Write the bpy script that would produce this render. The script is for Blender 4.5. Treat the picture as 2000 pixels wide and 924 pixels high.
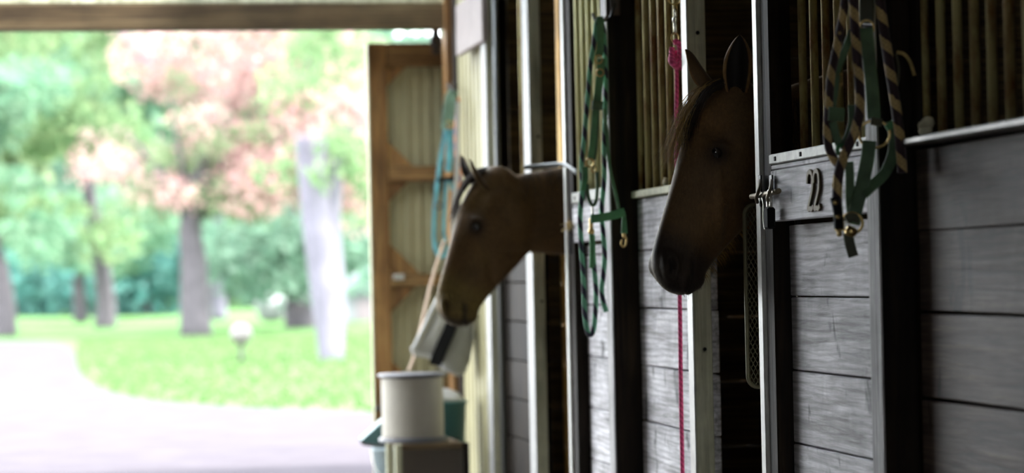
import bpy, bmesh, math, random
import numpy as np
from mathutils import Vector, Matrix, Quaternion

SC = bpy.context.scene
for _o in list(bpy.data.objects):
    bpy.data.objects.remove(_o, do_unlink=True)
random.seed(11)
PI = math.pi

# ------------------------------------------------------------------ camera
FPX = 5000.0                      # focal length in pixels of the 2000 x 924 frame
YAW, PITCH, ROLL = math.radians(9.89), math.radians(0.914), math.radians(1.2)
EYE = Vector((0.0, 0.0, 1.05))
_F = Vector((math.sin(YAW)*math.cos(PITCH), math.cos(YAW)*math.cos(PITCH), math.sin(PITCH)))
_R0 = Vector((math.cos(YAW), -math.sin(YAW), 0))
_U0 = _R0.cross(_F)
_R = _R0*math.cos(ROLL) - _U0*math.sin(ROLL)
_U = _R0*math.sin(ROLL) + _U0*math.cos(ROLL)
cam_data = bpy.data.cameras.new('camera')
cam = bpy.data.objects.new('camera', cam_data)
SC.collection.objects.link(cam)
m3 = Matrix((_R, _U, -_F)).transposed()
cam.matrix_world = Matrix.Translation(EYE) @ m3.to_4x4()
cam_data.sensor_width = 36.0
cam_data.lens = FPX*36.0/2000.0
cam_data.clip_end = 1000
cam_data.dof.use_dof = True
cam_data.dof.focus_distance = 6.95
cam_data.dof.aperture_fstop = 2.4
SC.camera = cam

# ------------------------------------------------------------------ world, sun, exposure
W = bpy.data.worlds.new('world'); SC.world = W; W.use_nodes = True
_bg = W.node_tree.nodes['Background']
_bg.inputs['Color'].default_value = (0.93, 0.97, 1.0, 1)
_bg.inputs['Strength'].default_value = 1.0
sun_d = bpy.data.lights.new('sun', 'SUN'); sun_d.energy = 1.3; sun_d.angle = math.radians(6)
sun_d.color = (1.0, 0.96, 0.88)
sun = bpy.data.objects.new('sun', sun_d); SC.collection.objects.link(sun)
sun.rotation_euler = Vector((-0.55, 0.42, -1.05)).to_track_quat('-Z', 'Y').to_euler()
SC.view_settings.view_transform = 'Standard'
SC.view_settings.look = 'None'
SC.view_settings.gamma = 1.0
SC.view_settings.use_curve_mapping = False
SC.view_settings.exposure = 3.75
SC.cycles.max_bounces = 10
SC.cycles.diffuse_bounces = 6
SC.cycles.use_denoising = True

# ------------------------------------------------------------------ points on real planes
def _ray(px, py):
    return _F + _R*((px-1000.0)/FPX) + _U*((462.0-py)/FPX)
def at_y(px, py, Y):
    d = _ray(px, py); return EYE + d*((Y-EYE.y)/d.y)
def at_x(px, py, X):
    d = _ray(px, py); return EYE + d*((X-EYE.x)/d.x)
def at_z(px, py, Z=0.0):
    d = _ray(px, py); return EYE + d*((Z-EYE.z)/d.z)

# ------------------------------------------------------------------ materials
def _mat(name):
    m = bpy.data.materials.new(name); m.use_nodes = True
    nt = m.node_tree
    return m, nt, nt.nodes['Principled BSDF']
def rgb(c): return (c[0], c[1], c[2], 1.0)
def N(nt, t, **kw):
    n = nt.nodes.new(t)
    for k, v in kw.items(): setattr(n, k, v)
    return n
def ramp(nt, stops):
    r = N(nt, 'ShaderNodeValToRGB')
    e = r.color_ramp.elements
    while len(e) < len(stops): e.new(0.5)
    for i, (p, c) in enumerate(stops):
        e[i].position = p; e[i].color = rgb(c)
    return r
def noise(nt, vec, scale, detail=4, rough=0.55, dist=0.0):
    n = N(nt, 'ShaderNodeTexNoise')
    n.inputs['Scale'].default_value = scale
    n.inputs['Detail'].default_value = detail
    n.inputs['Roughness'].default_value = rough
    n.inputs['Distortion'].default_value = dist
    if vec is not None: nt.links.new(vec, n.inputs['Vector'])
    return n
def mixc(nt, fac, a, b, mode='MIX'):
    m = N(nt, 'ShaderNodeMix', data_type='RGBA', blend_type=mode)
    for sock, v in ((m.inputs[0], fac), (m.inputs[6], a), (m.inputs[7], b)):
        if hasattr(v, 'is_linked'): nt.links.new(v, sock)
        elif isinstance(v, (int, float)): sock.default_value = v
        else: sock.default_value = rgb(v)
    return m.outputs[2]
def bump(nt, bsdf, h, strength, dist=0.01):
    b = N(nt, 'ShaderNodeBump'); b.inputs['Strength'].default_value = strength
    b.inputs['Distance'].default_value = dist
    nt.links.new(h, b.inputs['Height']); nt.links.new(b.outputs['Normal'], bsdf.inputs['Normal'])
def objvec(nt):
    tc = N(nt, 'ShaderNodeTexCoord'); oi = N(nt, 'ShaderNodeObjectInfo')
    mul = N(nt, 'ShaderNodeMath', operation='MULTIPLY'); mul.inputs[1].default_value = 37.0
    nt.links.new(oi.outputs['Random'], mul.inputs[0])
    add = N(nt, 'ShaderNodeVectorMath', operation='ADD')
    nt.links.new(tc.outputs['Object'], add.inputs[0]); nt.links.new(mul.outputs[0], add.inputs[1])
    return add.outputs[0], oi.outputs['Random']
def plain(name, c, rough=0.6, metal=0.0, spec=None, var=0.0, scale=8.0, bumps=0.0, sheen=0.0):
    m, nt, b = _mat(name)
    b.inputs['Roughness'].default_value = rough; b.inputs['Metallic'].default_value = metal
    if spec is not None: b.inputs['Specular IOR Level'].default_value = spec
    if sheen: b.inputs['Sheen Weight'].default_value = sheen
    if var or bumps:
        v, _r = objvec(nt); n = noise(nt, v, scale, 5)
        lo = [max(0, x*(1-var)) for x in c]; hi = [min(1, x*(1+var)) for x in c]
        r = ramp(nt, [(0.3, lo), (0.7, hi)]); nt.links.new(n.outputs['Fac'], r.inputs[0])
        nt.links.new(r.outputs[0], b.inputs['Base Color'])
        if bumps: bump(nt, b, n.outputs['Fac'], bumps)
    else:
        b.inputs['Base Color'].default_value = rgb(c)
    return m
def wood(name, dark, mid, light, axis='Y', rough=0.75, fine=60.0, vary=0.25, spec=0.3, bumps=0.6, stain=None, knots=0):
    m, nt, b = _mat(name)
    v, rnd = objvec(nt)
    mp = N(nt, 'ShaderNodeMapping'); s = {'X': (0.06, 1, 1), 'Y': (1, 0.06, 1), 'Z': (1, 1, 0.06)}[axis]
    mp.inputs['Scale'].default_value = s; nt.links.new(v, mp.inputs['Vector'])
    n1 = noise(nt, mp.outputs[0], fine, 5, 0.65, 0.6)
    n2 = noise(nt, mp.outputs[0], fine*0.22, 3, 0.5, 1.6)
    n3 = noise(nt, v, 4.0, 4, 0.6, 0.3)
    mx = N(nt, 'ShaderNodeMath', operation='MULTIPLY_ADD'); mx.inputs[1].default_value = 0.5
    nt.links.new(n1.outputs['Fac'], mx.inputs[0])
    h2 = N(nt, 'ShaderNodeMath', operation='MULTIPLY'); h2.inputs[1].default_value = 0.5
    nt.links.new(n2.outputs['Fac'], h2.inputs[0]); nt.links.new(h2.outputs[0], mx.inputs[2])
    r = ramp(nt, [(0.38, dark), (0.5, mid), (0.61, light)]); nt.links.new(mx.outputs[0], r.inputs[0])
    r3 = ramp(nt, [(0.35, (0.62,)*3), (0.6, (1.06,)*3)]); nt.links.new(n3.outputs['Fac'], r3.inputs[0])
    c = mixc(nt, 0.75, r.outputs[0], r3.outputs[0], 'MULTIPLY')
    # growth rings: wavering bands along the grain
    wv = N(nt, 'ShaderNodeTexWave', bands_direction={'X': 'Z', 'Y': 'Z', 'Z': 'Y'}[axis])
    for k_, v_ in (('Scale', 16.0), ('Distortion', 7.0), ('Detail', 2.5), ('Detail Scale', 0.6)): wv.inputs[k_].default_value = v_
    mp2 = N(nt, 'ShaderNodeMapping'); mp2.inputs['Scale'].default_value = [0.22 if k_ < 1 else 1 for k_ in s]
    nt.links.new(v, mp2.inputs['Vector']); nt.links.new(mp2.outputs[0], wv.inputs['Vector'])
    rw = ramp(nt, [(0.1, (0.72,)*3), (0.45, (1.0,)*3)]); nt.links.new(wv.outputs['Fac'], rw.inputs[0])
    c = mixc(nt, 0.75, c, rw.outputs[0], 'MULTIPLY')
    if knots:
        mpk = N(nt, 'ShaderNodeMapping'); mpk.inputs['Scale'].default_value = (1, 0.8, 0.55); nt.links.new(v, mpk.inputs['Vector'])
        nk = noise(nt, mpk.outputs[0], knots, 3, 0.6, 0.8); rk = ramp(nt, [(0.33, (0.25,)*3), (0.40, (1.0,)*3), (0.60, (1.0,)*3), (0.72, (1.3,)*3)])
        nt.links.new(nk.outputs['Fac'], rk.inputs[0]); c = mixc(nt, 1.0, c, rk.outputs[0], 'MULTIPLY')
    if stain:
        n4 = noise(nt, v, 1.7, 2, 0.5); r4 = ramp(nt, [(0.45, (0,)*3), (0.65, (1,)*3)])
        nt.links.new(n4.outputs['Fac'], r4.inputs[0])
        c = mixc(nt, r4.outputs[0], c, mixc(nt, 1.0, c, stain, 'MULTIPLY'))
    hs = N(nt, 'ShaderNodeHueSaturation')
    mr = N(nt, 'ShaderNodeMapRange'); mr.inputs[3].default_value = 1-vary; mr.inputs[4].default_value = 1+vary
    nt.links.new(rnd, mr.inputs[0]); nt.links.new(mr.outputs[0], hs.inputs['Value']); nt.links.new(c, hs.inputs['Color'])
    nt.links.new(hs.outputs[0], b.inputs['Base Color'])
    b.inputs['Roughness'].default_value = rough; b.inputs['Specular IOR Level'].default_value = spec
    bump(nt, b, mx.outputs[0], bumps, 0.006)
    return m
def rope_mat(name, c1, c2, rep=6.0, twist=2.0, thin=0.0, c3=None):
    # two-colour braid: uv.x runs round the rope, uv.y is metres along it
    m, nt, b = _mat(name)
    uv = N(nt, 'ShaderNodeUVMap'); sx = N(nt, 'ShaderNodeSeparateXYZ'); nt.links.new(uv.outputs[0], sx.inputs[0])
    a = N(nt, 'ShaderNodeMath', operation='MULTIPLY'); a.inputs[1].default_value = rep
    nt.links.new(sx.outputs[1], a.inputs[0])
    k = N(nt, 'ShaderNodeMath', operation='MULTIPLY_ADD'); k.inputs[1].default_value = twist
    nt.links.new(sx.outputs[0], k.inputs[0]); nt.links.new(a.outputs[0], k.inputs[2])
    fr = N(nt, 'ShaderNodeMath', operation='FRACT'); nt.links.new(k.outputs[0], fr.inputs[0])
    br = N(nt, 'ShaderNodeTexChecker'); br.inputs['Scale'].default_value = 1.0
    mp = N(nt, 'ShaderNodeMapping'); mp.inputs['Scale'].default_value = (10, 180, 1); nt.links.new(uv.outputs[0], mp.inputs[0])
    nt.links.new(mp.outputs[0], br.inputs['Vector'])
    jit = noise(nt, mp.outputs[0], 0.7, 2)
    ad = N(nt, 'ShaderNodeMath', operation='MULTIPLY_ADD'); ad.inputs[1].default_value = 0.25
    nt.links.new(jit.outputs['Fac'], ad.inputs[0]); nt.links.new(fr.outputs[0], ad.inputs[2])
    gt = N(nt, 'ShaderNodeMath', operation='GREATER_THAN'); gt.inputs[1].default_value = 0.62 + thin
    nt.links.new(ad.outputs[0], gt.inputs[0])
    c = mixc(nt, gt.outputs[0], c1, c2)
    c = mixc(nt, 0.35, c, mixc(nt, br.outputs['Fac'], (0.55,)*3, (1.1,)*3), 'MULTIPLY')
    nt.links.new(c, b.inputs['Base Color']); b.inputs['Roughness'].default_value = 0.8
    b.inputs['Sheen Weight'].default_value = 0.25
    bump(nt, b, br.outputs['Fac'], 0.5, 0.003)
    return m
def web_mat(name, c):
    m, nt, b = _mat(name)
    v, _r = objvec(nt); n = noise(nt, v, 420, 2); n2 = noise(nt, v, 14, 3)
    r = ramp(nt, [(0.3, [x*0.6 for x in c]), (0.7, [x*1.25 for x in c])]); nt.links.new(n2.outputs['Fac'], r.inputs[0])
    nt.links.new(r.outputs[0], b.inputs['Base Color']); b.inputs['Roughness'].default_value = 0.62
    b.inputs['Sheen Weight'].default_value = 0.2
    bump(nt, b, n.outputs['Fac'], 0.4, 0.002)
    return m
def rust_mat(name, paint, rust, amount=0.5, rough=0.55, metal=0.3):
    m, nt, b = _mat(name); v, _r = objvec(nt)
    mp = N(nt, 'ShaderNodeMapping'); mp.inputs['Scale'].default_value = (1, 1, 0.35); nt.links.new(v, mp.inputs[0])
    n = noise(nt, mp.outputs[0], 22, 6, 0.7); n2 = noise(nt, v, 3.0, 2)
    ad = N(nt, 'ShaderNodeMath', operation='MULTIPLY_ADD'); ad.inputs[1].default_value = 0.6
    nt.links.new(n.outputs['Fac'], ad.inputs[0])
    h = N(nt, 'ShaderNodeMath', operation='MULTIPLY'); h.inputs[1].default_value = 0.4
    nt.links.new(n2.outputs['Fac'], h.inputs[0]); nt.links.new(h.outputs[0], ad.inputs[2])
    r = ramp(nt, [(0.62-amount*0.3, paint), (0.78-amount*0.3, rust)]); nt.links.new(ad.outputs[0], r.inputs[0])
    nt.links.new(r.outputs[0], b.inputs['Base Color']); b.inputs['Roughness'].default_value = rough
    b.inputs['Metallic'].default_value = metal
    bump(nt, b, n.outputs['Fac'], 0.3, 0.004)
    return m
def leaf_mat(name, cols, trans=0.45):
    m, nt, b = _mat(name)
    nt.nodes.remove(b); out = nt.nodes['Material Output']
    g = N(nt, 'ShaderNodeNewGeometry'); r = ramp(nt, [(i/(max(1, len(cols)-1)), c) for i, c in enumerate(cols)])
    nt.links.new(g.outputs['Random Per Island'], r.inputs[0])
    d = N(nt, 'ShaderNodeBsdfDiffuse'); t = N(nt, 'ShaderNodeBsdfTranslucent'); mx = N(nt, 'ShaderNodeMixShader')
    mx.inputs[0].default_value = trans
    for s in (d, t): nt.links.new(r.outputs[0], s.inputs['Color'])
    nt.links.new(d.outputs[0], mx.inputs[1]); nt.links.new(t.outputs[0], mx.inputs[2]); nt.links.new(mx.outputs[0], out.inputs[0])
    return m

M = {}
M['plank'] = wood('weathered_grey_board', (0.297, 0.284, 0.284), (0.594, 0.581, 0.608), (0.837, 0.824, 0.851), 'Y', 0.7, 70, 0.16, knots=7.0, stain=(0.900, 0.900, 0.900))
M['plank_dim'] = wood('shaded_grey_brown_board', (0.042, 0.030, 0.024), (0.096, 0.068, 0.055), (0.162, 0.117, 0.095), 'Y', 0.65, 60, 0.15, knots=6.0)  # darker copy of the plank colour; fading light at the near end painted in
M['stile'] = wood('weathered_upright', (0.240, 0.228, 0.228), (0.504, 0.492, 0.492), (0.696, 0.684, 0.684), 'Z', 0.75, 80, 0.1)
M['pale'] = wood('pale_upright', (0.483, 0.483, 0.330), (0.667, 0.667, 0.470), (0.805, 0.805, 0.600), 'Z', 0.7, 70, 0.06)
M['white_edge'] = plain('white_trim_lit_edge', (0.600, 0.593, 0.555), 0.4, var=0.12, scale=25)  # white door edging, also painted on the light-struck face of the near jamb
M['grey_edge'] = plain('toned_lit_edge', (0.30, 0.30, 0.29), 0.55, var=0.15, scale=25)  # painted tone for the brightly lit faces of the far jambs
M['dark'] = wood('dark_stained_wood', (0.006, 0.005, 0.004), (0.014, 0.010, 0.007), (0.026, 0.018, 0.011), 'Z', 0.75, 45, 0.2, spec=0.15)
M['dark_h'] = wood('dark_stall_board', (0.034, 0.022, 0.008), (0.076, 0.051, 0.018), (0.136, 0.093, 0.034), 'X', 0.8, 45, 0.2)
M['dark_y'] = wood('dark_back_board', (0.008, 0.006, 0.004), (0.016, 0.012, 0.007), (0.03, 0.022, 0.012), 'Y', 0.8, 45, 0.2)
M['amber'] = wood('amber_wood', (0.340, 0.170, 0.034), (0.646, 0.374, 0.085), (0.884, 0.561, 0.153), 'Z', 0.6, 40, 0.1)
M['pine'] = wood('pine_frame', (0.120, 0.055, 0.016), (0.251, 0.131, 0.044), (0.339, 0.207, 0.076), 'Z', 0.65, 40, 0.15)
M['pine_x'] = wood('pine_crosspiece', (0.120, 0.060, 0.020), (0.240, 0.136, 0.049), (0.328, 0.207, 0.082), 'X', 0.65, 40, 0.12)
M['beam'] = wood('header_timber', (0.067, 0.042, 0.021), (0.126, 0.084, 0.042), (0.176, 0.126, 0.067), 'X', 0.7, 26, 0.1)
M['sheet'] = plain('beige_steel_sheet', (0.330, 0.306, 0.177), 0.5, var=0.1, scale=5)
M['galv'] = plain('galvanised_steel', (0.34, 0.34, 0.31), 0.6, 0.3, var=0.25, scale=30, bumps=0.1)
M['galv_dark'] = plain('dull_grey_metal', (0.14, 0.13, 0.12), 0.45, 0.4, var=0.3, scale=18)
M['bar'] = rust_mat('rusty_painted_bar', (0.50, 0.44, 0.19), (0.22, 0.095, 0.022), 0.6)
M['bar_pale'] = rust_mat('pale_painted_bar', (0.676, 0.650, 0.338), (0.390, 0.286, 0.117), 0.25)
M['iron'] = rust_mat('dark_iron', (0.05, 0.05, 0.05), (0.10, 0.05, 0.03), 0.3, 0.45, 0.7)
M['brass'] = plain('worn_brass', (0.55, 0.40, 0.16), 0.3, 1.0, var=0.3, scale=60)
M['nickel'] = plain('worn_nickel', (0.6, 0.58, 0.52), 0.28, 1.0, var=0.2, scale=60)
M['black'] = plain('black_plastic', (0.008, 0.008, 0.009), 0.8, spec=0.12)
M['hole'] = plain('bolt_hole_black', (0.008, 0.008, 0.008), 0.9)
M['green_web'] = web_mat('green_webbing', (0.075, 0.150, 0.070))
M['green_web2'] = web_mat('bright_green_webbing', (0.070, 0.266, 0.098))
M['olive_web'] = web_mat('olive_webbing', (0.06, 0.065, 0.035))
M['teal_web'] = web_mat('teal_webbing', (0.10, 0.36, 0.42))
M['sage_web'] = web_mat('sage_webbing', (0.16, 0.27, 0.20))
M['orange_web'] = web_mat('orange_webbing', (0.55, 0.20, 0.12))
M['rope_tan'] = rope_mat('black_and_tan_rope', (0.039, 0.020, 0.024), (0.550, 0.396, 0.165), 15.0, 1.0, 0.06)
M['rope_green'] = rope_mat('green_and_navy_rope', (0.018, 0.024, 0.045), (0.150, 0.450, 0.270), 13.0, 1.0, -0.06)
M['rope_teal'] = rope_mat('teal_rope', (0.08, 0.33, 0.42), (0.14, 0.42, 0.50), 14.0, 1.0)
M['rope_pink'] = rope_mat('pink_rope', (0.630, 0.045, 0.180), (0.870, 0.090, 0.300), 60.0, 2.0)
M['hay'] = plain('dry_hay', (0.55, 0.46, 0.22), 0.8, var=0.3, scale=40)
M['twine'] = plain('straw_twine', (0.50, 0.38, 0.16), 0.8, var=0.3, scale=40)
M['wool'] = plain('pale_dusty_fluff', (0.62, 0.58, 0.42), 0.9, var=0.2, scale=40)
M['spool'] = plain('white_fence_tape', (0.359, 0.337, 0.285), 0.6, var=0.06, scale=10)
M['flange'] = plain('grey_plastic', (0.100, 0.100, 0.115), 0.5)
M['teal_plastic'] = plain('teal_plastic', (0.035, 0.112, 0.119), 0.45)
M['blue_plastic'] = plain('pale_blue_plastic', (0.270, 0.348, 0.384), 0.5)
M['canvas'] = plain('white_canvas', (0.405, 0.405, 0.393), 0.8, var=0.08, scale=14, bumps=0.2)
M['canvas_grey'] = plain('grey_canvas', (0.245, 0.245, 0.240), 0.8, var=0.08, scale=14, bumps=0.2)
M['wire'] = plain('dark_wire', (0.220, 0.187, 0.154), 0.5, 0.6)
M['mesh_wire'] = plain('olive_painted_mesh', (0.150, 0.135, 0.075), 0.5, 0.3)
M['dirt'] = plain('packed_earth', (0.15, 0.13, 0.11), 0.95, var=0.25, scale=6, bumps=0.4)
M['roofing'] = plain('roof_boards', (0.06, 0.045, 0.03), 0.9, var=0.2, scale=6)
M['leftwall'] = wood('old_barn_siding', (0.03, 0.024, 0.018), (0.06, 0.048, 0.036), (0.10, 0.08, 0.06), 'Z', 0.85, 40, 0.15)
M['gravel'] = plain('pale_gravel', (0.063, 0.058, 0.067), 1.0, spec=0.0, var=0.1, scale=3, bumps=0.3)
M['lawn'] = plain('short_grass', (0.068, 0.128, 0.050), 1.0, spec=0.0, var=0.2, scale=0.6)
M['blade'] = leaf_mat('grass_blades', [(0.067, 0.120, 0.046), (0.087, 0.143, 0.059), (0.107, 0.152, 0.067)], 0.4)
def pane_mat(name, tint, t):
    m, nt, b = _mat(name)
    tr = N(nt, 'ShaderNodeBsdfTransparent'); tr.inputs[0].default_value = rgb(tint)
    mx = N(nt, 'ShaderNodeMixShader'); mx.inputs[0].default_value = t
    b.inputs['Base Color'].default_value = rgb(tint); b.inputs['Roughness'].default_value = 0.2
    nt.links.new(b.outputs[0], mx.inputs[1]); nt.links.new(tr.outputs[0], mx.inputs[2])
    nt.links.new(mx.outputs[0], nt.nodes['Material Output'].inputs[0])
    return m
M['added_pane'] = pane_mat('clear_added_pane', (0.93, 0.95, 0.97), 0.8)
M['rubber'] = plain('grey_coated_bar', (0.16, 0.17, 0.17), 0.35, 0.2)

# ------------------------------------------------------------------ mesh helpers
def link(name, me, mat, parent=None):
    o = bpy.data.objects.new(name, me); SC.collection.objects.link(o)
    if mat is not None and not me.materials:
        me.materials.append(mat)
    if parent is not None: adopt(o, parent)
    return o
def adopt(o, parent):
    o.parent = parent
    p, inv = parent, Matrix.Identity(4)
    loc = Vector((0, 0, 0))
    while p is not None:
        loc = loc + p.location if p.parent is None else loc
        p = p.parent
    o.matrix_parent_inverse = Matrix.Translation(-loc)
def thing(name, loc, label=None, cat=None, group=None, kind=None):
    o = bpy.data.objects.new(name, None); SC.collection.objects.link(o)
    o.location = loc; o.empty_display_size = 0.05
    return tag(o, label, cat, group, kind)
def tag(o, label=None, cat=None, group=None, kind=None):
    for k, v in (('label', label), ('category', cat), ('group', group), ('kind', kind)):
        if v: o[k] = v
    return o
def bm_done(bm, smooth=False):
    bmesh.ops.recalc_face_normals(bm, faces=bm.faces)
    me = bpy.data.meshes.new('mesh'); bm.to_mesh(me); bm.free()
    if smooth:
        me.polygons.foreach_set('use_smooth', [True]*len(me.polygons))
    return me
def add_box(bm, lo, hi, bev=0.0, rot=None, piv=None):
    r = bmesh.ops.create_cube(bm, size=1.0)
    vs = r['verts']; c = [(a+b)/2 for a, b in zip(lo, hi)]; s = [abs(b-a) for a, b in zip(lo, hi)]
    for v in vs: v.co = Vector((v.co.x*s[0]+c[0], v.co.y*s[1]+c[1], v.co.z*s[2]+c[2]))
    if bev:
        es = list({e for v in vs for e in v.link_edges})
        n0 = set(bm.verts)
        res = bmesh.ops.bevel(bm, geom=es, offset=min(bev, min(s)*0.45), segments=1, affect='EDGES')
        vs = list({v for f in res['faces'] for v in f.verts} | {v for v in vs if v.is_valid})
    if rot is not None:
        p = Vector(piv if piv is not None else c)
        for v in vs: v.co = rot @ (v.co-p) + p
    return vs
def box(name, lo, hi, mat, parent=None, bev=0.004, rot=None, piv=None):
    bm = bmesh.new(); add_box(bm, lo, hi, bev, rot, piv)
    return link(name, bm_done(bm), mat, parent)
def smooth_path(pts, n=8, closed=False):
    P = [Vector(p) for p in pts]; out = []
    L = len(P); segs = L if closed else L-1
    for i in range(segs):
        p1, p2 = P[i], P[(i+1) % L]
        p0 = P[(i-1) % L] if (closed or i > 0) else p1*2-p2
        p3 = P[(i+2) % L] if (closed or i < L-2) else p2*2-p1
        for k in range(n):
            t = k/n
            out.append(0.5*((2*p1)+(p2-p0)*t+(2*p0-5*p1+4*p2-p3)*t*t+(3*p1-p0-3*p2+p3)*t**3))
    if not closed: out.append(P[-1].copy())
    return out
def add_tube(bm, path, r, sides=8, closed=False, caps=True):
    uvl = bm.loops.layers.uv.verify()
    n = len(path); rings = []; L = 0.0; lens = []
    up = None
    for i in range(n):
        a = path[(i-1) % n] if (closed or i > 0) else path[i]
        b = path[(i+1) % n] if (closed or i < n-1) else path[i]
        t = (b-a)
        t = t.normalized() if t.length > 1e-9 else Vector((0, 0, 1))
        if up is None:
            up = Vector((0, 0, 1)) if abs(t.z) < 0.9 else Vector((0, 1, 0))
        x = up.cross(t)
        if x.length < 1e-6: x = Vector((1, 0, 0)).cross(t)
        x.normalize(); y = t.cross(x); up = y
        rr = r(i/(n-1)) if callable(r) else r
        rings.append([bm.verts.new(path[i]+(x*math.cos(2*PI*k/sides)+y*math.sin(2*PI*k/sides))*rr) for k in range(sides)])
        if i: L += (path[i]-path[i-1]).length
        lens.append(L)
    for i in range(n if closed else n-1):
        A, B = rings[i], rings[(i+1) % n]
        l0, l1 = lens[i], (lens[i+1] if i < n-1 else L+0.01)
        for k in range(sides):
            f = bm.faces.new((A[k], A[(k+1) % sides], B[(k+1) % sides], B[k])); f.smooth = True
            for lp, (u, v) in zip(f.loops, ((k, l0), (k+1, l0), (k+1, l1), (k, l1))): lp[uvl].uv = (u/sides, v)
    if caps and not closed:
        for rg in (rings[0][::-1], rings[-1]): bm.faces.new(rg)
def tube(name, pts, r, mat, parent=None, sides=8, n=8, closed=False):
    bm = bmesh.new(); add_tube(bm, smooth_path(pts, n, closed) if n else [Vector(p) for p in pts], r, sides, closed)
    me = bpy.data.meshes.new('mesh'); bmesh.ops.recalc_face_normals(bm, faces=bm.faces); bm.to_mesh(me); bm.free()
    return link(name, me, mat, parent)
def strap(name, pts, w, t, nrm, mat, parent=None, n=8, closed=False):
    """flat webbing: width w across the path, thickness t along nrm"""
    path = smooth_path(pts, n, closed); N_ = Vector(nrm).normalized()
    bm = bmesh.new(); rings = []; cnt = len(path)
    for i, p in enumerate(path):
        a = path[(i-1) % cnt] if (closed or i) else p
        b = path[(i+1) % cnt] if (closed or i < cnt-1) else p
        tg = (b-a).normalized(); sd = tg.cross(N_)
        if sd.length < 1e-4: sd = tg.orthogonal()
        sd.normalize(); nn = sd.cross(tg).normalized()
        ww = w(i/(cnt-1)) if callable(w) else w
        rings.append([bm.verts.new(p+sd*ww/2*a_+nn*t/2*b_) for a_, b_ in ((-1, -.5), (-.85, -1), (.85, -1), (1, -.5), (1, .5), (.85, 1), (-.85, 1), (-1, .5))])
    for i in range(cnt if closed else cnt-1):
        A, B = rings[i], rings[(i+1) % cnt]
        for k in range(8): bm.faces.new((A[k], A[(k+1) % 8], B[(k+1) % 8], B[k]))
    if not closed:
        bm.faces.new(rings[0][::-1]); bm.faces.new(rings[-1])
    return link(name, bm_done(bm), mat, parent)
def add_lathe(bm, prof, c, seg=24, axis=Vector((0, 0, 1))):
    q = Vector((0, 0, 1)).rotation_difference(axis); c = Vector(c); rings = []
    for r, z in prof:
        rings.append([bm.verts.new(c+q @ Vector((r*math.cos(2*PI*k/seg), r*math.sin(2*PI*k/seg), z))) for k in range(seg)])
    for A, B in zip(rings, rings[1:]):
        for k in range(seg):
            f = bm.faces.new((A[k], A[(k+1) % seg], B[(k+1) % seg], B[k])); f.smooth = True
    bm.faces.new(rings[0][::-1]); bm.faces.new(rings[-1])
def lathe(name, prof, c, mat, parent=None, seg=24, axis=Vector((0, 0, 1))):
    bm = bmesh.new(); add_lathe(bm, prof, c, seg, axis)
    bmesh.ops.recalc_face_normals(bm, faces=bm.faces)
    me = bpy.data.meshes.new('mesh'); bm.to_mesh(me); bm.free()
    return link(name, me, mat, parent)
def ring(name, c, R, r, nrm, mat, parent=None, sx=1.0, seg=20):
    n_ = Vector(nrm).normalized(); u = n_.orthogonal().normalized()
    if abs(n_.z) < 0.9: u = Vector((0, 0, 1)).cross(n_).normalized()
    v = n_.cross(u)
    pts = [Vector(c)+u*math.cos(2*PI*k/seg)*R*sx+v*math.sin(2*PI*k/seg)*R for k in range(seg)]
    bm = bmesh.new(); add_tube(bm, pts, r, 6, True)
    me = bpy.data.meshes.new('mesh'); bmesh.ops.recalc_face_normals(bm, faces=bm.faces); bm.to_mesh(me); bm.free()
    return link(name, me, mat, parent)
def add_prism(bm, poly, ext):
    """poly: list of 3-D points (flat), ext: extrusion vector"""
    a = [bm.verts.new(Vector(p)) for p in poly]; b = [bm.verts.new(Vector(p)+Vector(ext)) for p in poly]
    n = len(poly); bm.faces.new(a[::-1]); bm.faces.new(b)
    for i in range(n): bm.faces.new((a[i], a[(i+1) % n], b[(i+1) % n], b[i]))
def prism(name, poly, ext, mat, parent=None):
    bm = bmesh.new(); add_prism(bm, poly, ext)
    return link(name, bm_done(bm), mat, parent)
def zrow(px, py, X): return at_x(px, py, X).z
def ycol(px, X, py=560): return at_x(px, py, X).y

#==STRUCT==
# ================================================================== THE SETTING
ZTOP = 2.62          # top of the stall fronts
XF, XP = 1.87, 1.92  # front of frames and posts, front of recessed boards
YEND = 12.6          # far end of the barn

floor = box('floor', (-6.0, -9.0, -0.12), (6.2, 12.75, 0.0), M['dirt'], None, 0); tag(floor, kind='structure')
HC = 4.2             # roof height over the aisle
YSKY, XS0, XS1 = 10.3, -1.3, 1.5   # clear roof panels added over the far aisle to let daylight in
ceil = box('ceiling', (-2.9, -9.0, HC), (6.2, YSKY, HC+0.1), M['roofing'], None, 0); tag(ceil, kind='structure')
box('roof_board', (-2.9, YSKY, HC), (XS0, 12.75, HC+0.1), M['roofing'], ceil, 0)
box('roof_board', (XS1, YSKY, HC), (6.2, 12.75, HC+0.1), M['roofing'], ceil, 0)
for k in range(5):
    o = box('rafter', (-2.8, -1.0+k*2.8, HC-0.17), (6.0, -0.9+k*2.8, HC), M['roofing'], ceil, 0.004)
for k in range(2):
    y0 = YSKY+k*(12.75-YSKY)/2
    w = box('added_window_%d' % (k+1), (XS0, y0+0.03, HC+0.035), (XS1, y0+(12.75-YSKY)/2-0.03, HC+0.05), M['added_pane'], None, 0)
    tag(w, 'clear roof panel added to light the barn aisle', kind='structure')
    box('glazing_bar', (XS0, y0-0.03, HC+0.01), (XS1, y0+0.03, HC+0.09), M['roofing'], w, 0.003)

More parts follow.
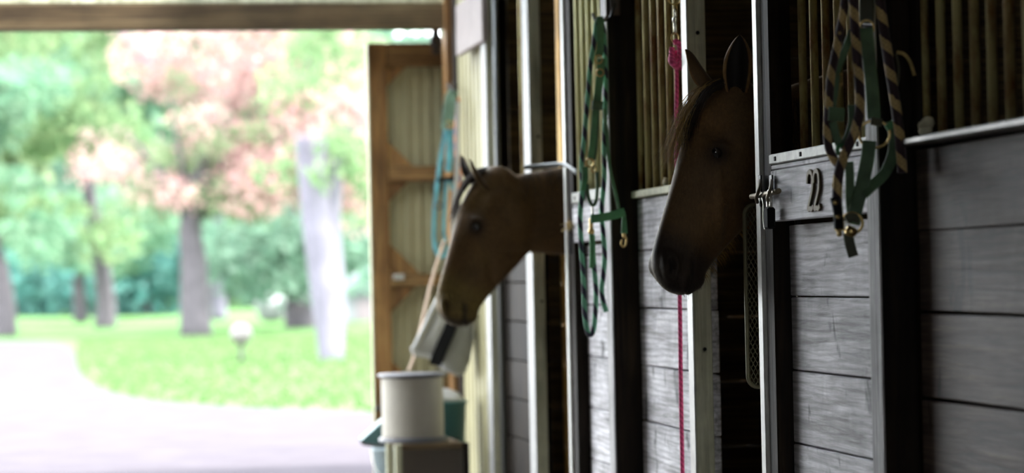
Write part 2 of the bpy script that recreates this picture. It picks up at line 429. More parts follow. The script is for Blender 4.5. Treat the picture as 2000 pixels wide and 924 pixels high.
# left side of the aisle: closed near the camera, an open bay added further on for daylight
wl = thing('wall_left', (-2.3, 0, 0), kind='structure')
YOPEN = 11.0
for k in range(30):
    y0 = -9.0+k*(YOPEN+9.0)/30
    box('siding_board', (-2.34, y0+0.004, 0), (-2.30, y0+(YOPEN+9.0)/30-0.004, HC), M['leftwall'], wl, 0.003)
for y0 in (YOPEN, 12.45):
    box('post', (-2.38, y0, 0), (-2.24, y0+0.14, HC), M['leftwall'], wl, 0.006)
box('lintel', (-2.38, YOPEN, 2.75), (-2.24, 12.6, HC), M['leftwall'], wl, 0.006)
# the near end, behind the camera, closed but for a doorway added for fill light
wn = thing('wall_near', (0, -9, 0), kind='structure')
for k in range(24):
    x0 = -2.9+k*9.1/24
    inside = -1.3 < x0+0.19 < 1.0      # unseen doorway added at the near end for fill light
    box('siding_board', (x0+0.004, -9.05, 2.2 if inside else 0), (x0+9.1/24-0.004, -9.0, HC), M['leftwall'], wn, 0)

# far end wall: header over the doorway, pale board above it, siding to the right
wf = thing('wall_far', (0, YEND, 0), kind='structure')
zb0, zb1 = at_y(500, 57, YEND).z, at_y(500, 8, YEND).z
box('header_beam', (-2.4, YEND-0.02, zb0), (1.90, YEND+0.10, zb1), M['beam'], wf, 0.005)
# glazed transom above the header, added to let in light
tw = box('added_window_3', (-2.4, YEND+0.03, zb1+0.07), (1.90, YEND+0.036, HC-0.05), M['added_pane'], None, 0); tag(tw, 'clear transom added above the barn doorway', kind='structure')
for x in (-2.4, -0.95, 0.46, 1.84):
    box('mullion', (x, YEND, zb1+0.07), (x+0.06, YEND+0.06, HC), M['beam'], tw, 0.003)
box('sill', (-2.4, YEND-0.01, zb1+0.004), (1.90, YEND+0.07, zb1+0.068), M['pale'], tw, 0.003)
box('jamb_post', (1.872, YEND-0.08, 0), (1.935, YEND+0.06, HC), M['pine'], wf, 0.004)
for k in range(13):
    x0 = 1.94+k*0.33
    box('siding_board', (x0, YEND, 0), (x0+0.322, YEND+0.05, HC), M['leftwall'], wf, 0.003)
# track for the sliding door, above the header
box('door_track', (0.6, YEND+0.12, zb1-0.10), (4.8, YEND+0.20, zb1-0.04), M['galv'], wf, 0.003)

# back of the stalls and the partitions between them
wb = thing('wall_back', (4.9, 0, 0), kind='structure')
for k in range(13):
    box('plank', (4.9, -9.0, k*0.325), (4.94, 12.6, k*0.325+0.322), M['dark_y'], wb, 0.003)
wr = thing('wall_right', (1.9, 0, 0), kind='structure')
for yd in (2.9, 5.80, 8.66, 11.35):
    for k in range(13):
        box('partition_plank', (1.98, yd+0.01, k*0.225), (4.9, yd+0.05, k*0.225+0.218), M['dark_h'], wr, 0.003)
# structural posts of the stall row
yB0, yB1 = ycol(1196, 1.84), ycol(1185, 1.84)
yC0, yC1 = ycol(1721, 1.84), ycol(1698, 1.84)
def post(x0, x1, y0, y1, m, front=None, name='post', parent=None):
    o = box(name, (x0, y0, 0), (x1, y1, ZTOP), m, parent or wr, 0.004)
    if front: box('worn_face', (x0-0.004, y0+0.002, 0.0), (x0+0.001, y1-0.002, ZTOP), front, parent or wr, 0.001)
    return o
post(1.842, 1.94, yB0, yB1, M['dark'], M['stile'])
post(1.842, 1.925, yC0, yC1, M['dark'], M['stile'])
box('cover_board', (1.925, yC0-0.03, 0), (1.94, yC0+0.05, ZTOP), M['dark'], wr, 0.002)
box('head_rail', (1.86, -1.0, ZTOP), (1.98, 12.5, HC), M['dark'], wr, 0.004)

# jambs beside the openings (narrow edge coloured as lit + face towards the near end)
yA0 = ycol(1354, XF); yE0 = ycol(1043, XF); yG0 = ycol(959, XF)
jA = box('jamb', (XF, yA0, 0), (1.926, yA0+0.065, ZTOP), M['pale'], wr, 0.003)
box('edge_strip', (XF-0.004, yA0, 0), (XF, yA0+0.066, ZTOP), M['white_edge'], wr, 0.001)
jE = box('jamb', (XF, yE0, 0), (1.916, yE0+0.14, ZTOP), M['pale'], wr, 0.003)
box('edge_strip', (XF-0.004, yE0, 0), (XF, yE0+0.141, ZTOP), M['grey_edge'], wr, 0.001)
jG = box('jamb', (XF, yG0, 0), (1.926, yG0+0.12, ZTOP), M['pale'], wr, 0.003)
box('edge_strip', (XF-0.004, yG0, 0), (XF, yG0+0.121, ZTOP), M['grey_edge'], wr, 0.001)
for (jy, zs) in ((yA0, (1.78, 1.27, 0.82)), (yE0, (1.62, 0.95)), (yG0, (1.7, 1.0))):
    for z in zs:
        lathe('bolt_head', [(0.001, 0), (0.006, 0.001), (0.006, 0.004), (0.001, 0.005)], (1.9, jy-0.003, z), M['hole'], wr, 10, Vector((0, -1, 0)))

# amber upright deep in the far opening
box('inner_post', (2.02, 10.36, 0), (2.10, 10.44, ZTOP), M['amber'], wr, 0.005)
# far stall front between the two pale jambs: dark boards and thin rods
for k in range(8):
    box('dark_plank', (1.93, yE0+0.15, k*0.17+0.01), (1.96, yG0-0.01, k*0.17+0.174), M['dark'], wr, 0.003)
for k in range(4):
    lathe('rod', [(0.008, 1.37), (0.008, ZTOP)], (1.95, yE0+0.25+k*0.13, 0), M['bar'], wr, 8)
lathe('rod', [(0.012, 0), (0.012, ZTOP)], (1.90, yG0-0.07, 0), M['rubber'], wr, 8)
# end of the stall row: pale ribbed sheet, trims, a pinkish board above
def ribbed(name, p0, p1, z0, z1, nrib, amp, mat, parent, out, frac=0.35):
    p0, p1, out = Vector(p0), Vector(p1), Vector(out); bm = bmesh.new(); prof = []
    for k in range(nrib):
        for t, h in ((0, 0), (frac*0.5, 0), (frac*0.7, amp), (1-frac*0.55, amp), (1-frac*0.35, 0)):
            prof.append(((k+t)/nrib, h))
    prof.append((1, 0))
    lo = [bm.verts.new(p0.lerp(p1, s)+out*h+Vector((0, 0, z0))) for s, h in prof]
    hi = [bm.verts.new(p0.lerp(p1, s)+out*h+Vector((0, 0, z1))) for s, h in prof]
    for i in range(len(prof)-1): bm.faces.new((lo[i], lo[i+1], hi[i+1], hi[i]))
    o = link(name, bm_done(bm), mat, parent)
    sm = o.modifiers.new('thick', 'SOLIDIFY'); sm.thickness = 0.004
    return o
ribbed('ribbed_sheet', (1.925, 11.62, 0), (1.925, 12.42, 0), 0.05, ZTOP, 7, 0.012, M['sheet'], wr, (-1, 0, 0))
box('corner_trim', (1.895, 11.46, 0), (1.93, 11.62, ZTOP), M['sheet'], wr, 0.004)
pS0 = at_x(893, 92, 1.85); pS1 = at_x(944, 80, 1.85)
box('pale_board', (1.845, pS1.y, pS1.z), (1.872, pS0.y, pS1.z+0.24), plain('pinkish_board', (0.26, 0.22, 0.21), 0.7, var=0.1), wr, 0.004)
box('dark_strip', (1.90, 12.40, 0), (1.94, 12.53, ZTOP), M['dark'], wr, 0.003)

# ------------------------------------------------------------------ stall doors and fronts
def zs_at(px, rows, X): return [zrow(px, r, X) for r in rows]
def planks(parent, y0, y1, zlist, x0, x1, mat):
    for a, b in zip(zlist, zlist[1:]):
        jx = random.uniform(-0.0015, 0.0015)
        rot = Matrix.Rotation(random.uniform(-0.003, 0.003), 3, 'X')
        box('plank', (x0+jx, y0, b+0.0022), (x1+jx, y1, a-0.0022), mat, parent, 0.003, rot)
def bars(parent, ys, x, z0, z1, r, mat):
    bm = bmesh.new(); add_lathe(bm, [(r, 0), (r, z1-z0)], (0, 0, 0), 10)
    me = bm_done(bm, True); me.materials.append(mat)
    for y in ys:
        o = bpy.data.objects.new('bar', me); SC.collection.objects.link(o); o.location = (x, y, z0); adopt(o, parent)
def number_two(y_left, z0, h, w, x, parent):
    """one metal numeral, read from the aisle: to its right is towards the camera"""
    P2 = [(0.02, 0.70), (0.06, 0.86), (0.26, 0.98), (0.55, 1.0), (0.82, 0.92), (0.93, 0.74), (0.86, 0.55), (0.62, 0.38), (0.34, 0.22), (0.10, 0.07),
          (0.16, 0.035), (0.45, 0.05), (0.70, 0.03), (0.98, 0.10)]
    pts = [Vector((x, y_left-u*w, z0+v*h)) for u, v in P2]
    o = strap('numeral', pts, 0.013, 0.007, (-1, 0, 0), M['numeral'], parent, 5)
    for u, v in ((0.16, 0.80), (0.50, 0.045)):
        lathe('screw', [(0.0005, 0), (0.0035, 0.0005), (0.003, 0.002), (0.0005, 0.0025)], (x-0.0035, y_left-u*w, z0+v*h), M['iron'], o, 8, Vector((-1, 0, 0)))
M['numeral'] = rust_mat('worn_bronze_numeral', (0.15, 0.115, 0.06), (0.07, 0.04, 0.015), 0.4, 0.7, 0.2)

def framed_door(name, yn, yf, px_l, rows_cap, row_board, seam_rows, xs=XF, number=False, label=None):
    """stile at the far side (yf end), boards recessed, cap rail, number board, bars above. yn = near end"""
    d = thing(name, (1.9, yf, 0), label, kind='structure')
    ys0, ys1 = yf-0.13, yf-0.052     # stile
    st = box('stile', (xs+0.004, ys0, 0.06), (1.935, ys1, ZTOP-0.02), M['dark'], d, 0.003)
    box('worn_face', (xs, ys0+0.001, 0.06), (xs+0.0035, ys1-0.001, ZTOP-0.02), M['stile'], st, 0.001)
    box('metal_edge', (xs-0.006, ys1+0.006, 0.06), (1.92, yf, ZTOP-0.02), M['white_edge'], d, 0.003)
    zc1 = zrow(px_l, rows_cap[0], xs); zc0 = zrow(px_l, rows_cap[1], xs); zbd = zrow(px_l, row_board, xs)
    box('cap_channel', (xs-0.002, yn, zc0), (1.955, ys0+0.004, zc1), M['galv'], d, 0.003)
    for k in range(4):
        y = ys0-0.06-k*0.24
        box('bolt_slot', (xs-0.0045, y-0.007, (zc0+zc1)/2-0.006), (xs-0.001, y+0.007, (zc0+zc1)/2+0.006), M['hole'], d, 0.001)
    box('rail_lip', (xs+0.003, yn, zc0-0.014), (1.95, ys0, zc0-0.002), M['plank'], d, 0.002)
    box('number_board', (xs, yn, zbd), (1.90, ys0-0.003, zc0-0.016), M['plank'], d, 0.003)
    zs = [zbd-0.008]+[zrow(px_l+30, r, XP) for r in seam_rows]
    while zs[-1] > 0.25: zs.append(zs[-1]-(zs[-2]-zs[-1]))
    zs[-1] = 0.08
    planks(d, yn, yf-0.06, zs, XP, XP+0.03, M['plank'])
    nb = int((ys0-yn-0.04)/0.107)
    bars(d, [ys0-0.06-k*0.107 for k in range(nb)], 1.95, zc1-0.005, ZTOP, 0.0115, M['bar'])
    return d, ys0, zc1, zc0, zbd

yDoor1 = ycol(1484, XF)
d1, ys1, zc1, zc0, zbd = framed_door('door_1', yC1+0.004, yDoor1, 1510, (301, 321), 433, (579, 722, 863), label='weathered grey stall door carrying the metal number 22')
zn0, zn1 = zrow(1590, 411, XF), zrow(1590, 335, XF)
yl = ycol(1581, XF, 370); yl2 = ycol(1593.5, XF, 370)
number_two(yl, zn0, zn1-zn0, (yl-yl2)*0.93, XF-0.004, d1)
number_two(yl2, zn0, zn1-zn0, (yl-yl2)*0.93, XF-0.004, d1)
# dark knot holes in the number board
for px, py in ((1627, 362),):
    p = at_x(px, py, XF)
    lathe('knot', [(0.0005, 0), (0.006, 0.0005), (0.004, 0.0012)], (XF-0.0005, p.y, p.z), M['hole'], d1, 10, Vector((-1, 0, 0)))
for i, (py, r) in enumerate(((581, 0.008),)):
    pass

# stall front between post and near jamb (behind the near horse's muzzle)
d2 = thing('door_2', (1.93, yB0, 0), 'grey planked stall front hung with the pink rope', kind='structure')
X2 = 1.935
zt1, zt0 = zrow(1245, 372, 1.915), zrow(1245, 386, 1.915)
box('top_rail', (1.912, yA0+0.068, zt0), (1.965, yB0-0.002, zt1), M['pale'], d2, 0.003)
seams2 = [zrow(1300, r, X2) for r in (603, 719, 832)]
pitch2 = seams2[0]-seams2[1]
zl2 = [zt0-0.002]
z = seams2[0]+pitch2
zl2 += [z, seams2[0], seams2[1], seams2[2]]
while zl2[-1] > 0.25: zl2.append(zl2[-1]-pitch2)
zl2[-1] = 0.06
planks(d2, yA0+0.068, yB0-0.002, zl2, X2, X2+0.03, M['plank'])
bars(d2, [yB0-0.03-k*0.109 for k in range(9)], 1.945, zt1-0.004, ZTOP, 0.0115, M['bar'])

# far stall door, same pattern
yDoor3 = ycol(1108, XF)
d3, ys3, zc31, zc30, zbd3 = framed_door('door_3', yB1+0.004, yDoor3, 1120, (377, 398), 474, (498, 595, 695), label='further grey stall door behind the hanging green halter')
for o in [c for c in d3.children if c.name.split('.')[0] == 'bar']:
    o.data.materials[0] = M['bar_pale']; o.location.x = 1.892
# pale rods close together behind the bars of the far door
# near stall front at the right of the picture
d4 = thing('door_4', (1.93, yC0, 0), 'dim brown planked stall front with rusty bars', kind='structure')
z4 = zrow(1900, 246, XF); z4b = zrow(1900, 262, XF)
box('top_rail', (1.865, 2.9, z4b), (1.96, yC0-0.035, z4), M['galv_dark'], d4, 0.004)
s4 = [zrow(1960, r, XP) for r in (442, 617, 798)]
p4 = (s4[0]-s4[2])/2
zl4 = [z4b-0.002, s4[0], s4[1], s4[2]]
while zl4[-1] > 0.25: zl4.append(zl4[-1]-p4)
zl4[-1] = 0.06
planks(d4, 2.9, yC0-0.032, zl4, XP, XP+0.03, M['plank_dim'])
bars(d4, [ycol(x, 1.95, 100) for x in (1806, 1838, 1871, 1904, 1937, 1972, 2008, 2045, 2083, 2123)], 1.95, z4-0.004, ZTOP, 0.0115, M['bar'])

# ------------------------------------------------------------------ sliding barn door outside the end wall
YD = 12.78
dd = thing('door_5', (1.5, YD, 0), 'pine framed sliding barn door with beige ribbed sheet', kind='structure')
xl = at_y(727, 400, YD).x
zt = at_y(740, 84, YD).z
def dz(py): return at_y(760, py, YD).z
XR = xl+2.6
box('stile', (xl, YD, 0.05), (xl+0.085, YD+0.04, zt), M['pine'], dd, 0.004)
box('stile', (XR-0.085, YD, 0.05), (XR, YD+0.04, zt), M['pine'], dd, 0.004)
rails = [(84, 130), (325, 355), (536, 560), (735, 765)]
for a, b in rails:
    box('rail', (xl+0.087, YD+0.001, dz(b)), (XR-0.087, YD+0.039, dz(a)), M['pine_x'], dd, 0.004)
g = 0.105
def gus(z, sgn, s=g):
    prism('gusset', [(xl+0.085, YD+0.012, z), (xl+0.085+s, YD+0.012, z), (xl+0.085, YD+0.012, z+sgn*s)], (0, 0.024, 0), M['pine'], dd)
gus(dz(131), -1, 0.10); gus(dz(324), 1, 0.125); gus(dz(356), -1, 0.10); gus(dz(535), 1, 0.15); gus(dz(561), -1, 0.13); gus(dz(734), 1, 0.07)
ribbed('ribbed_sheet', (xl+0.02, YD+0.045, 0), (XR-0.02, YD+0.045, 0), 0.06, zt-0.01, 46, 0.010, M['sheet'], dd, (0, 1, 0))
box('trim_strip', (xl-0.012, YD+0.0, 0.05), (xl-0.001, YD+0.05, zt), M['sheet'], dd, 0.002)
# hanger with roller
hx = at_y(851, 75, YD).x
box('hanger_plate', (hx-0.02, YD-0.006, zt-0.06), (hx+0.02, YD-0.001, zt+0.19), M['iron'], dd, 0.002)
lathe('roller', [(0.012, -0.012), (0.030, -0.012), (0.034, 0.0), (0.030, 0.012), (0.012, 0.012)], (hx, YD-0.016, zt+0.01), M['iron'], dd, 18, Vector((0, 1, 0)))
pq = at_y(779, 541, YD); box('hasp_plate', (pq.x-0.028, YD-0.006, pq.z-0.016), (pq.x+0.028, YD+0.0005, pq.z+0.016), M['galv'], dd, 0.002)
ph = at_y(733, 798, YD)
lathe('pull_knob', [(0.004, 0), (0.006, 0.01), (0.014, 0.014), (0.014, 0.026), (0.004, 0.03)], (ph.x+0.01, YD-0.0, ph.z), M['iron'], dd, 14, Vector((0, -1, 0)))

#==OUT==
# ================================================================== OUTDOORS
yard = box('ground_yard', (-90, -60, -0.3), (110, 12.73, -0.125), M['gravel'], None, 0); tag(yard, kind='structure')
lawn = box('ground_lawn', (-90, 12.74, -0.2), (110, 240, -0.004), M['lawn'], None, 0); tag(lawn, kind='structure')
edge_px = [(-700, 668), (-300, 668), (0, 668), (110, 671), (143, 690), (150, 716), (170, 746), (220, 769), (300, 785), (450, 797), (600, 803), (730, 808), (960, 813), (1400, 816)]
epts = smooth_path([at_z(a, b) for a, b in edge_px], 6)
bm = bmesh.new()
poly = [Vector((p.x, p.y, 0.012)) for p in epts] + [Vector((40, 12.76, 0.012)), Vector((-40, 12.76, 0.012))]
vs = [bm.verts.new(p) for p in poly]; f = bm.faces.new(vs)
bmesh.ops.triangulate(bm, faces=[f])
drv = link('driveway', bm_done(bm), M['gravel']); tag(drv, kind='structure')
drv.modifiers.new('thick', 'SOLIDIFY').thickness = 0.015

def quads(name, P, S, mat, parent=None, seed=1, flat=0.0):
    """one mesh of small leaves: centres P (n,3), sizes S"""
    rng = np.random.default_rng(seed); n = len(P)
    a = rng.normal(size=(n, 3)); a[:, 2] *= (1-flat); a /= np.linalg.norm(a, axis=1)[:, None]
    b = np.cross(a, rng.normal(size=(n, 3))); b /= np.linalg.norm(b, axis=1)[:, None]
    a = a*S[:, None]; b = b*S[:, None]*0.55
    V = np.stack([P-a, P+b, P+a, P-b], 1).reshape(-1, 3).astype(np.float32)
    me = bpy.data.meshes.new('mesh'); me.vertices.add(4*n); me.vertices.foreach_set('co', V.ravel())
    me.loops.add(4*n); me.loops.foreach_set('vertex_index', np.arange(4*n, dtype=np.int32))
    me.polygons.add(n); me.polygons.foreach_set('loop_start', np.arange(0, 4*n, 4, dtype=np.int32))
    me.update(calc_edges=True)
    o = link(name, me, mat, parent); o['kind'] = 'stuff'
    return o
def cloud(clumps, n, seed):
    """points inside a set of ellipsoidal clumps [(centre, radii)]"""
    rng = np.random.default_rng(seed); out = []
    vol = np.array([r[0]*r[1]*r[2] for _, r in clumps]); vol = vol/vol.sum()
    for (c, r), v in zip(clumps, vol):
        k = max(12, int(n*v)); d = rng.normal(size=(k, 3)); d /= np.linalg.norm(d, axis=1)[:, None]
        d *= (rng.random(k)**0.45)[:, None]
        out.append(np.array(c)+d*np.array(r))
    return np.concatenate(out)
def clumps_px(boxes, Y, n, seed, rr=(0.6, 1.1), dy=2.0):
    rnd = random.Random(seed); out = []
    for (x0, y0, x1, y1), k in zip(boxes, n):
        for _ in range(k):
            p = at_y(rnd.uniform(x0, x1), rnd.uniform(y0, y1), Y+rnd.uniform(-dy, dy))
            s = rnd.uniform(*rr); out.append((p, (s*rnd.uniform(0.8, 1.3), s, s*rnd.uniform(0.5, 0.85))))
    return out
def trunk(name, pts, r0, r1, mat, parent):
    return tube(name, pts, (lambda t: r0+(r1-r0)*t), mat, parent, 9, 6)
M['bark'] = plain('grey_bark', (0.050, 0.044, 0.052), 0.9, var=0.25, scale=5, bumps=0.5)
M['bark_pale'] = plain('pale_bark', (0.100, 0.092, 0.120), 0.9, var=0.25, scale=3, bumps=0.4)
M['blossom'] = leaf_mat('pink_blossom', [(0.374, 0.187, 0.206), (0.374, 0.240, 0.243), (0.386, 0.298, 0.271), (0.362, 0.208, 0.216), (0.362, 0.292, 0.238)], 0.5)
M['spring'] = leaf_mat('fresh_leaves', [(0.137, 0.197, 0.095), (0.192, 0.246, 0.143), (0.229, 0.266, 0.181)], 0.5)  # leaf colours here are paled to imitate a bright hazy veil
M['leafgreen'] = leaf_mat('summer_leaves', [(0.088, 0.188, 0.121), (0.130, 0.227, 0.145), (0.173, 0.260, 0.179)], 0.45)
M['leafbright'] = leaf_mat('pale_bright_leaves', [(0.114, 0.198, 0.096), (0.150, 0.227, 0.120), (0.189, 0.242, 0.129)], 0.5)
M['needles'] = leaf_mat('blue_green_needles', [(0.038, 0.120, 0.106), (0.055, 0.142, 0.126), (0.077, 0.164, 0.146)], 0.3)
M['leafdeep'] = leaf_mat('deep_leaves', [(0.088, 0.170, 0.121), (0.124, 0.209, 0.154), (0.162, 0.238, 0.187)], 0.4)

# pink flowering tree
YT = 52.0
b = at_z(382, 656); YT = b.y
t = thing('flowering_tree', (b.x, b.y, 0), 'pink blossoming tree with dark trunk on the lawn', 'tree')
top = at_y(400, 300, YT); md = at_y(378, 520, YT)
trunk('trunk', [b+Vector((0, 0, -0.05)), md, at_y(372, 430, YT), top], 0.34, 0.16, M['bark'], t)
for q in ((250, 260), (330, 190), (520, 180), (610, 230), (560, 330), (290, 340)):
    trunk('bough', [at_y(374, 440, YT), at_y((374+q[0])/2, (410+q[1])/2, YT), at_y(q[0], q[1], YT+random.uniform(-1, 1))], 0.08, 0.02, M['bark'], t)
cl = clumps_px([(190, 290, 260, 350), (270, 100, 560, 330), (300, 310, 400, 390), (480, 370, 550, 430), (560, 200, 715, 330), (600, 330, 730, 410), (260, -60, 700, 110), (640, 60, 720, 200)], YT, (5, 30, 6, 4, 12, 7, 18, 4), 3, (0.45, 0.95), 1.4)
cl = [(c-Vector((0, 0.2, 0)), r) for c, r in cl]
P = cloud(cl, 9500, 4); quads('blossoms', P, np.random.default_rng(5).uniform(0.05, 0.11, len(P)), M['blossom'], t, 6)
cl = clumps_px([(240, 90, 700, 400), (380, 200, 600, 430), (560, 60, 730, 420), (270, -150, 720, 90)], YT+0.4, (18, 12, 10, 12), 13, (0.3, 0.75), 1.5)
cl = [(c-Vector((0, 0.05, 0)), r) for c, r in cl]
P = cloud(cl, 6800, 14); quads('foliage', P, np.random.default_rng(15).uniform(0.05, 0.11, len(P)), M['spring'], t, 16)

# pale leaning trunk at the right
b = at_z(648, 704); YB = b.y
t = thing('pale_barked_tree', (b.x, b.y, 0), 'tree with pale sunlit trunk leaning over the lawn beside the barn door', 'tree')
trunk('trunk', [b+Vector((0, 0, -0.05)), at_y(641, 640, YB), at_y(634, 580, YB), at_y(626, 500, YB), at_y(618, 420, YB), at_y(606, 260, YB)], 0.17, 0.21, M['bark_pale'], t)
trunk('trunk_lit_strip', [at_y(652, 685, YB+.1), at_y(657, 600, YB+.1), at_y(650, 500, YB+.1), at_y(645, 420, YB+.1), at_y(655, 300, YB)], 0.13, 0.14, M['bark_pale'], t)  # second stem shaped in for the trunk's lighter, lit right side
cl = clumps_px([(540, 330, 720, 430), (560, 60, 730, 330), (560, -200, 800, 60)], YB, (5, 12, 12), 23, (0.25, 0.5), 1.2)
P = cloud(cl, 1500, 24); quads('foliage', P, np.random.default_rng(25).uniform(0.06, 0.11, len(P)), M['leafbright'], t, 26)
cl = clumps_px([(560, 180, 720, 420)], YB, (8,), 33, (0.2, 0.35), 1.2)
P = cloud(cl, 500, 34); quads('blossoms', P, np.random.default_rng(35).uniform(0.05, 0.1, len(P)), M['blossom'], t, 36)

# green trees on the left
def green_tree(label, base_px, boxes, n, mat, seed, count, r0=0.25, leaf=(0.10, 0.20), rr=(0.5, 1.1), name='leafy_tree', group=None):
    b = at_z(*base_px); Y = b.y
    t = thing(name, (b.x, b.y, 0), label, 'tree', group)
    cx = sum((q[0]+q[2])/2 for q in boxes)/len(boxes); cy = min(q[1] for q in boxes)
    trunk('trunk', [b+Vector((0, 0, -0.05)), at_y(base_px[0]-3, base_px[1]-90, Y), at_y(cx*0.4+base_px[0]*0.6, (cy+base_px[1])/2, Y)], r0, r0*0.5, M['bark'], t)
    cl = clumps_px(boxes, Y, n, seed, rr, 2.5)
    P = cloud(cl, count, seed+1); quads('foliage', P, np.random.default_rng(seed+2).uniform(leaf[0], leaf[1], len(P)), mat, t, seed+3)
    return t, Y
tA, YA = green_tree('broad bright green tree at the left above the drive', (205, 640), [(-160, 60, 260, 300), (-60, 200, 260, 480), (-160, -160, 280, 60)], (26, 18, 18), M['leafbright'], 41, 6500, 0.30)
trunk('pale_bough', [at_y(300, 135, YA-1.5), at_y(262, 95, YA-1.5), at_y(225, 40, YA-1.5)], 0.13, 0.16, M['bark_pale'], tA)
green_tree('mid green tree with low hanging branches left of the pink tree', (158, 630), [(0, 330, 330, 500), (200, 380, 340, 520)], (16, 8), M['leafgreen'], 51, 3600, 0.22)
green_tree('dark trunked tree at the far left edge of the lawn', (8, 657), [(-260, 120, 60, 460)], (20,), M['leafgreen'], 61, 3800, 0.3)
green_tree('shady green tree behind the pale leaning trunk', (588, 640), [(400, 440, 730, 560), (480, 120, 760, 440), (420, -150, 760, 120)], (14, 22, 18), M['leafdeep'], 71, 6500, 0.42)
b = at_z(428, 625)
t = thing('birch_tree', (b.x, b.y, 0), 'slim pale birch trunk right of the pink tree', 'tree')
trunk('trunk', [b, at_y(426, 560, b.y), at_y(425, 500, b.y), at_y(430, 380, b.y)], 0.24, 0.15, M['bark_pale'], t)
cl = clumps_px([(370, 380, 480, 520)], b.y, (8,), 81, (0.4, 0.8), 1.0); P = cloud(cl, 900, 82)
quads('foliage', P, np.random.default_rng(83).uniform(0.1, 0.18, len(P)), M['leafgreen'], t, 84)
# dark evergreens and the wood beyond
for i, (px, w, h, lab) in enumerate(((40, 150, 130, 'blue green evergreen bush below the left tree'), (150, 120, 110, 'dark evergreen bush behind the two left trunks'), (285, 130, 120, 'blue green evergreen bush left of the pink tree trunk'))):
    b = at_z(px, 617); t = thing('evergreen_bush', (b.x, b.y, 0), lab, 'bush')
    cl = clumps_px([(px-w/2, 612-h, px+w/2, 600)], b.y, (12,), 91+i, (0.8, 1.5), 1.5); P = cloud(cl, 1500, 95+i)
    quads('foliage', P, np.random.default_rng(97+i).uniform(0.15, 0.3, len(P)), M['needles'], t, 98+i)
    trunk('trunk', [b, b+Vector((0, 0, 1.2))], 0.2, 0.1, M['bark'], t)
for i in range(16):
    px = -600+i*100; Yw = 106+(i % 5)*13; b = at_y(px, 606, Yw); b.z = 0
    t = thing('woodland_tree', (b.x, b.y, 0), 'deep green woodland tree in the wood beyond the lawn', 'tree', 'woodland trees beyond the lawn')
    trunk('trunk', [b, b+Vector((0.1, 0, 2.5)), b+Vector((0, 0, 6))], 0.3, 0.2, M['bark'], t)
    k = random.Random(i); cl = []
    for _ in range(20):
        s = k.uniform(1.5, 2.3)*(Yw/120); cl.append((b+Vector((k.uniform(-2.6, 2.6)*Yw/120, k.uniform(-2, 2), k.uniform(0.6, 15))), (s*1.2, s, s*0.8)))
    P = cloud(cl, 3000, 200+i); quads('foliage', P, np.random.default_rng(220+i).uniform(0.3, 0.55, len(P)), (M['leafdeep'], M['leafgreen'], M['spring'])[i % 3], t, 240+i)

# small pale things on the lawn
b = at_z(472, 708)
t = thing('garden_lamp', (b.x, b.y, 0), 'short garden post with a pale round head on the lawn', 'garden lamp')
lathe('post', [(0.03, 0), (0.025, 0.22)], (b.x, b.y, 0), M['bark'], t, 12)
lathe('globe', [(0.03, 0.22), (0.10, 0.26), (0.14, 0.34), (0.13, 0.43), (0.08, 0.49), (0.01, 0.51)], (b.x, b.y, 0), plain('frosted_white', (0.100, 0.090, 0.090), 0.4), t, 18)
b = at_z(531, 628)
bm = bmesh.new(); bmesh.ops.create_icosphere(bm, subdivisions=3, radius=1.0)
for v in bm.verts:
    n_ = 1+0.10*math.sin(5*v.co.x+2)*math.cos(4*v.co.y)+0.08*math.sin(7*v.co.z)
    v.co = Vector((v.co.x*0.46*n_+b.x, v.co.y*0.5*n_+b.y, max(-0.02, v.co.z*0.42*n_+0.38)))
o = link('boulder', bm_done(bm, True), plain('pale_stone', (0.148, 0.156, 0.160), 0.8, var=0.1, scale=3)); tag(o, 'whitish rounded boulder on the grass between two trunks', 'boulder')
# distant pale building at the right of the lawn
b = at_z(712, 628); w_ = 1.1
t = thing('shed', (b.x, b.y, 0), 'pale blue shed far off beside the barn door', 'shed')
box('wall', (b.x-w_, b.y, 0), (b.x+w_*1.6, b.y+2, 0.75), plain('pale_siding', (0.124, 0.132, 0.144), 0.8, var=0.06), t, 0.02)
prism('roof', [(b.x-w_-0.1, b.y-0.15, 0.75), (b.x+w_*1.6+0.1, b.y-0.15, 0.75), (b.x+w_*0.3, b.y-0.15, 1.35)], (0, 2.3, 0), plain('blue_grey_roof', (0.070, 0.080, 0.100), 0.8), t)
box('door', (b.x-0.2, b.y-0.03, 0), (b.x+0.3, b.y, 0.6), plain('pink_grey_door', (0.120, 0.100, 0.110), 0.7), t, 0.01)
# grass blades along the near edge of the lawn
rng = np.random.default_rng(77); n = 9000
ya = rng.uniform(20.0, 50.0, n); xa = rng.uniform(-0.6, 6.5, n)
P = np.stack([xa, ya, np.full(n, 0.02)], 1)
ex = np.array([[p.x, p.y] for p in epts])
def on_lawn(p):
    Y = np.interp(p[:, 0], ex[4:, 0], ex[4:, 1]) if True else 0
    return p[:, 1]
keep = []
for i in range(n):
    # lawn lies beyond the drive edge: test against the edge polyline by angle from the eye
    d = Vector((P[i][0], P[i][1], 0.0))-EYE
    u = d.dot(_R)/d.dot(_F)*FPX+1000; v = 462-d.dot(_U)/d.dot(_F)*FPX
    e = np.interp(u, [143, 150, 170, 220, 300, 450, 600, 730, 960], [690, 716, 746, 769, 785, 797, 803, 808, 813])
    if u > 150 and v < e-1.5: keep.append(i)
P = P[keep]
quads('grass', P, np.random.default_rng(78).uniform(0.03, 0.07, len(P)), M['blade'], None, 79)
bpy.data.objects['grass']['label'] = 'short grass blades over the sunny lawn'
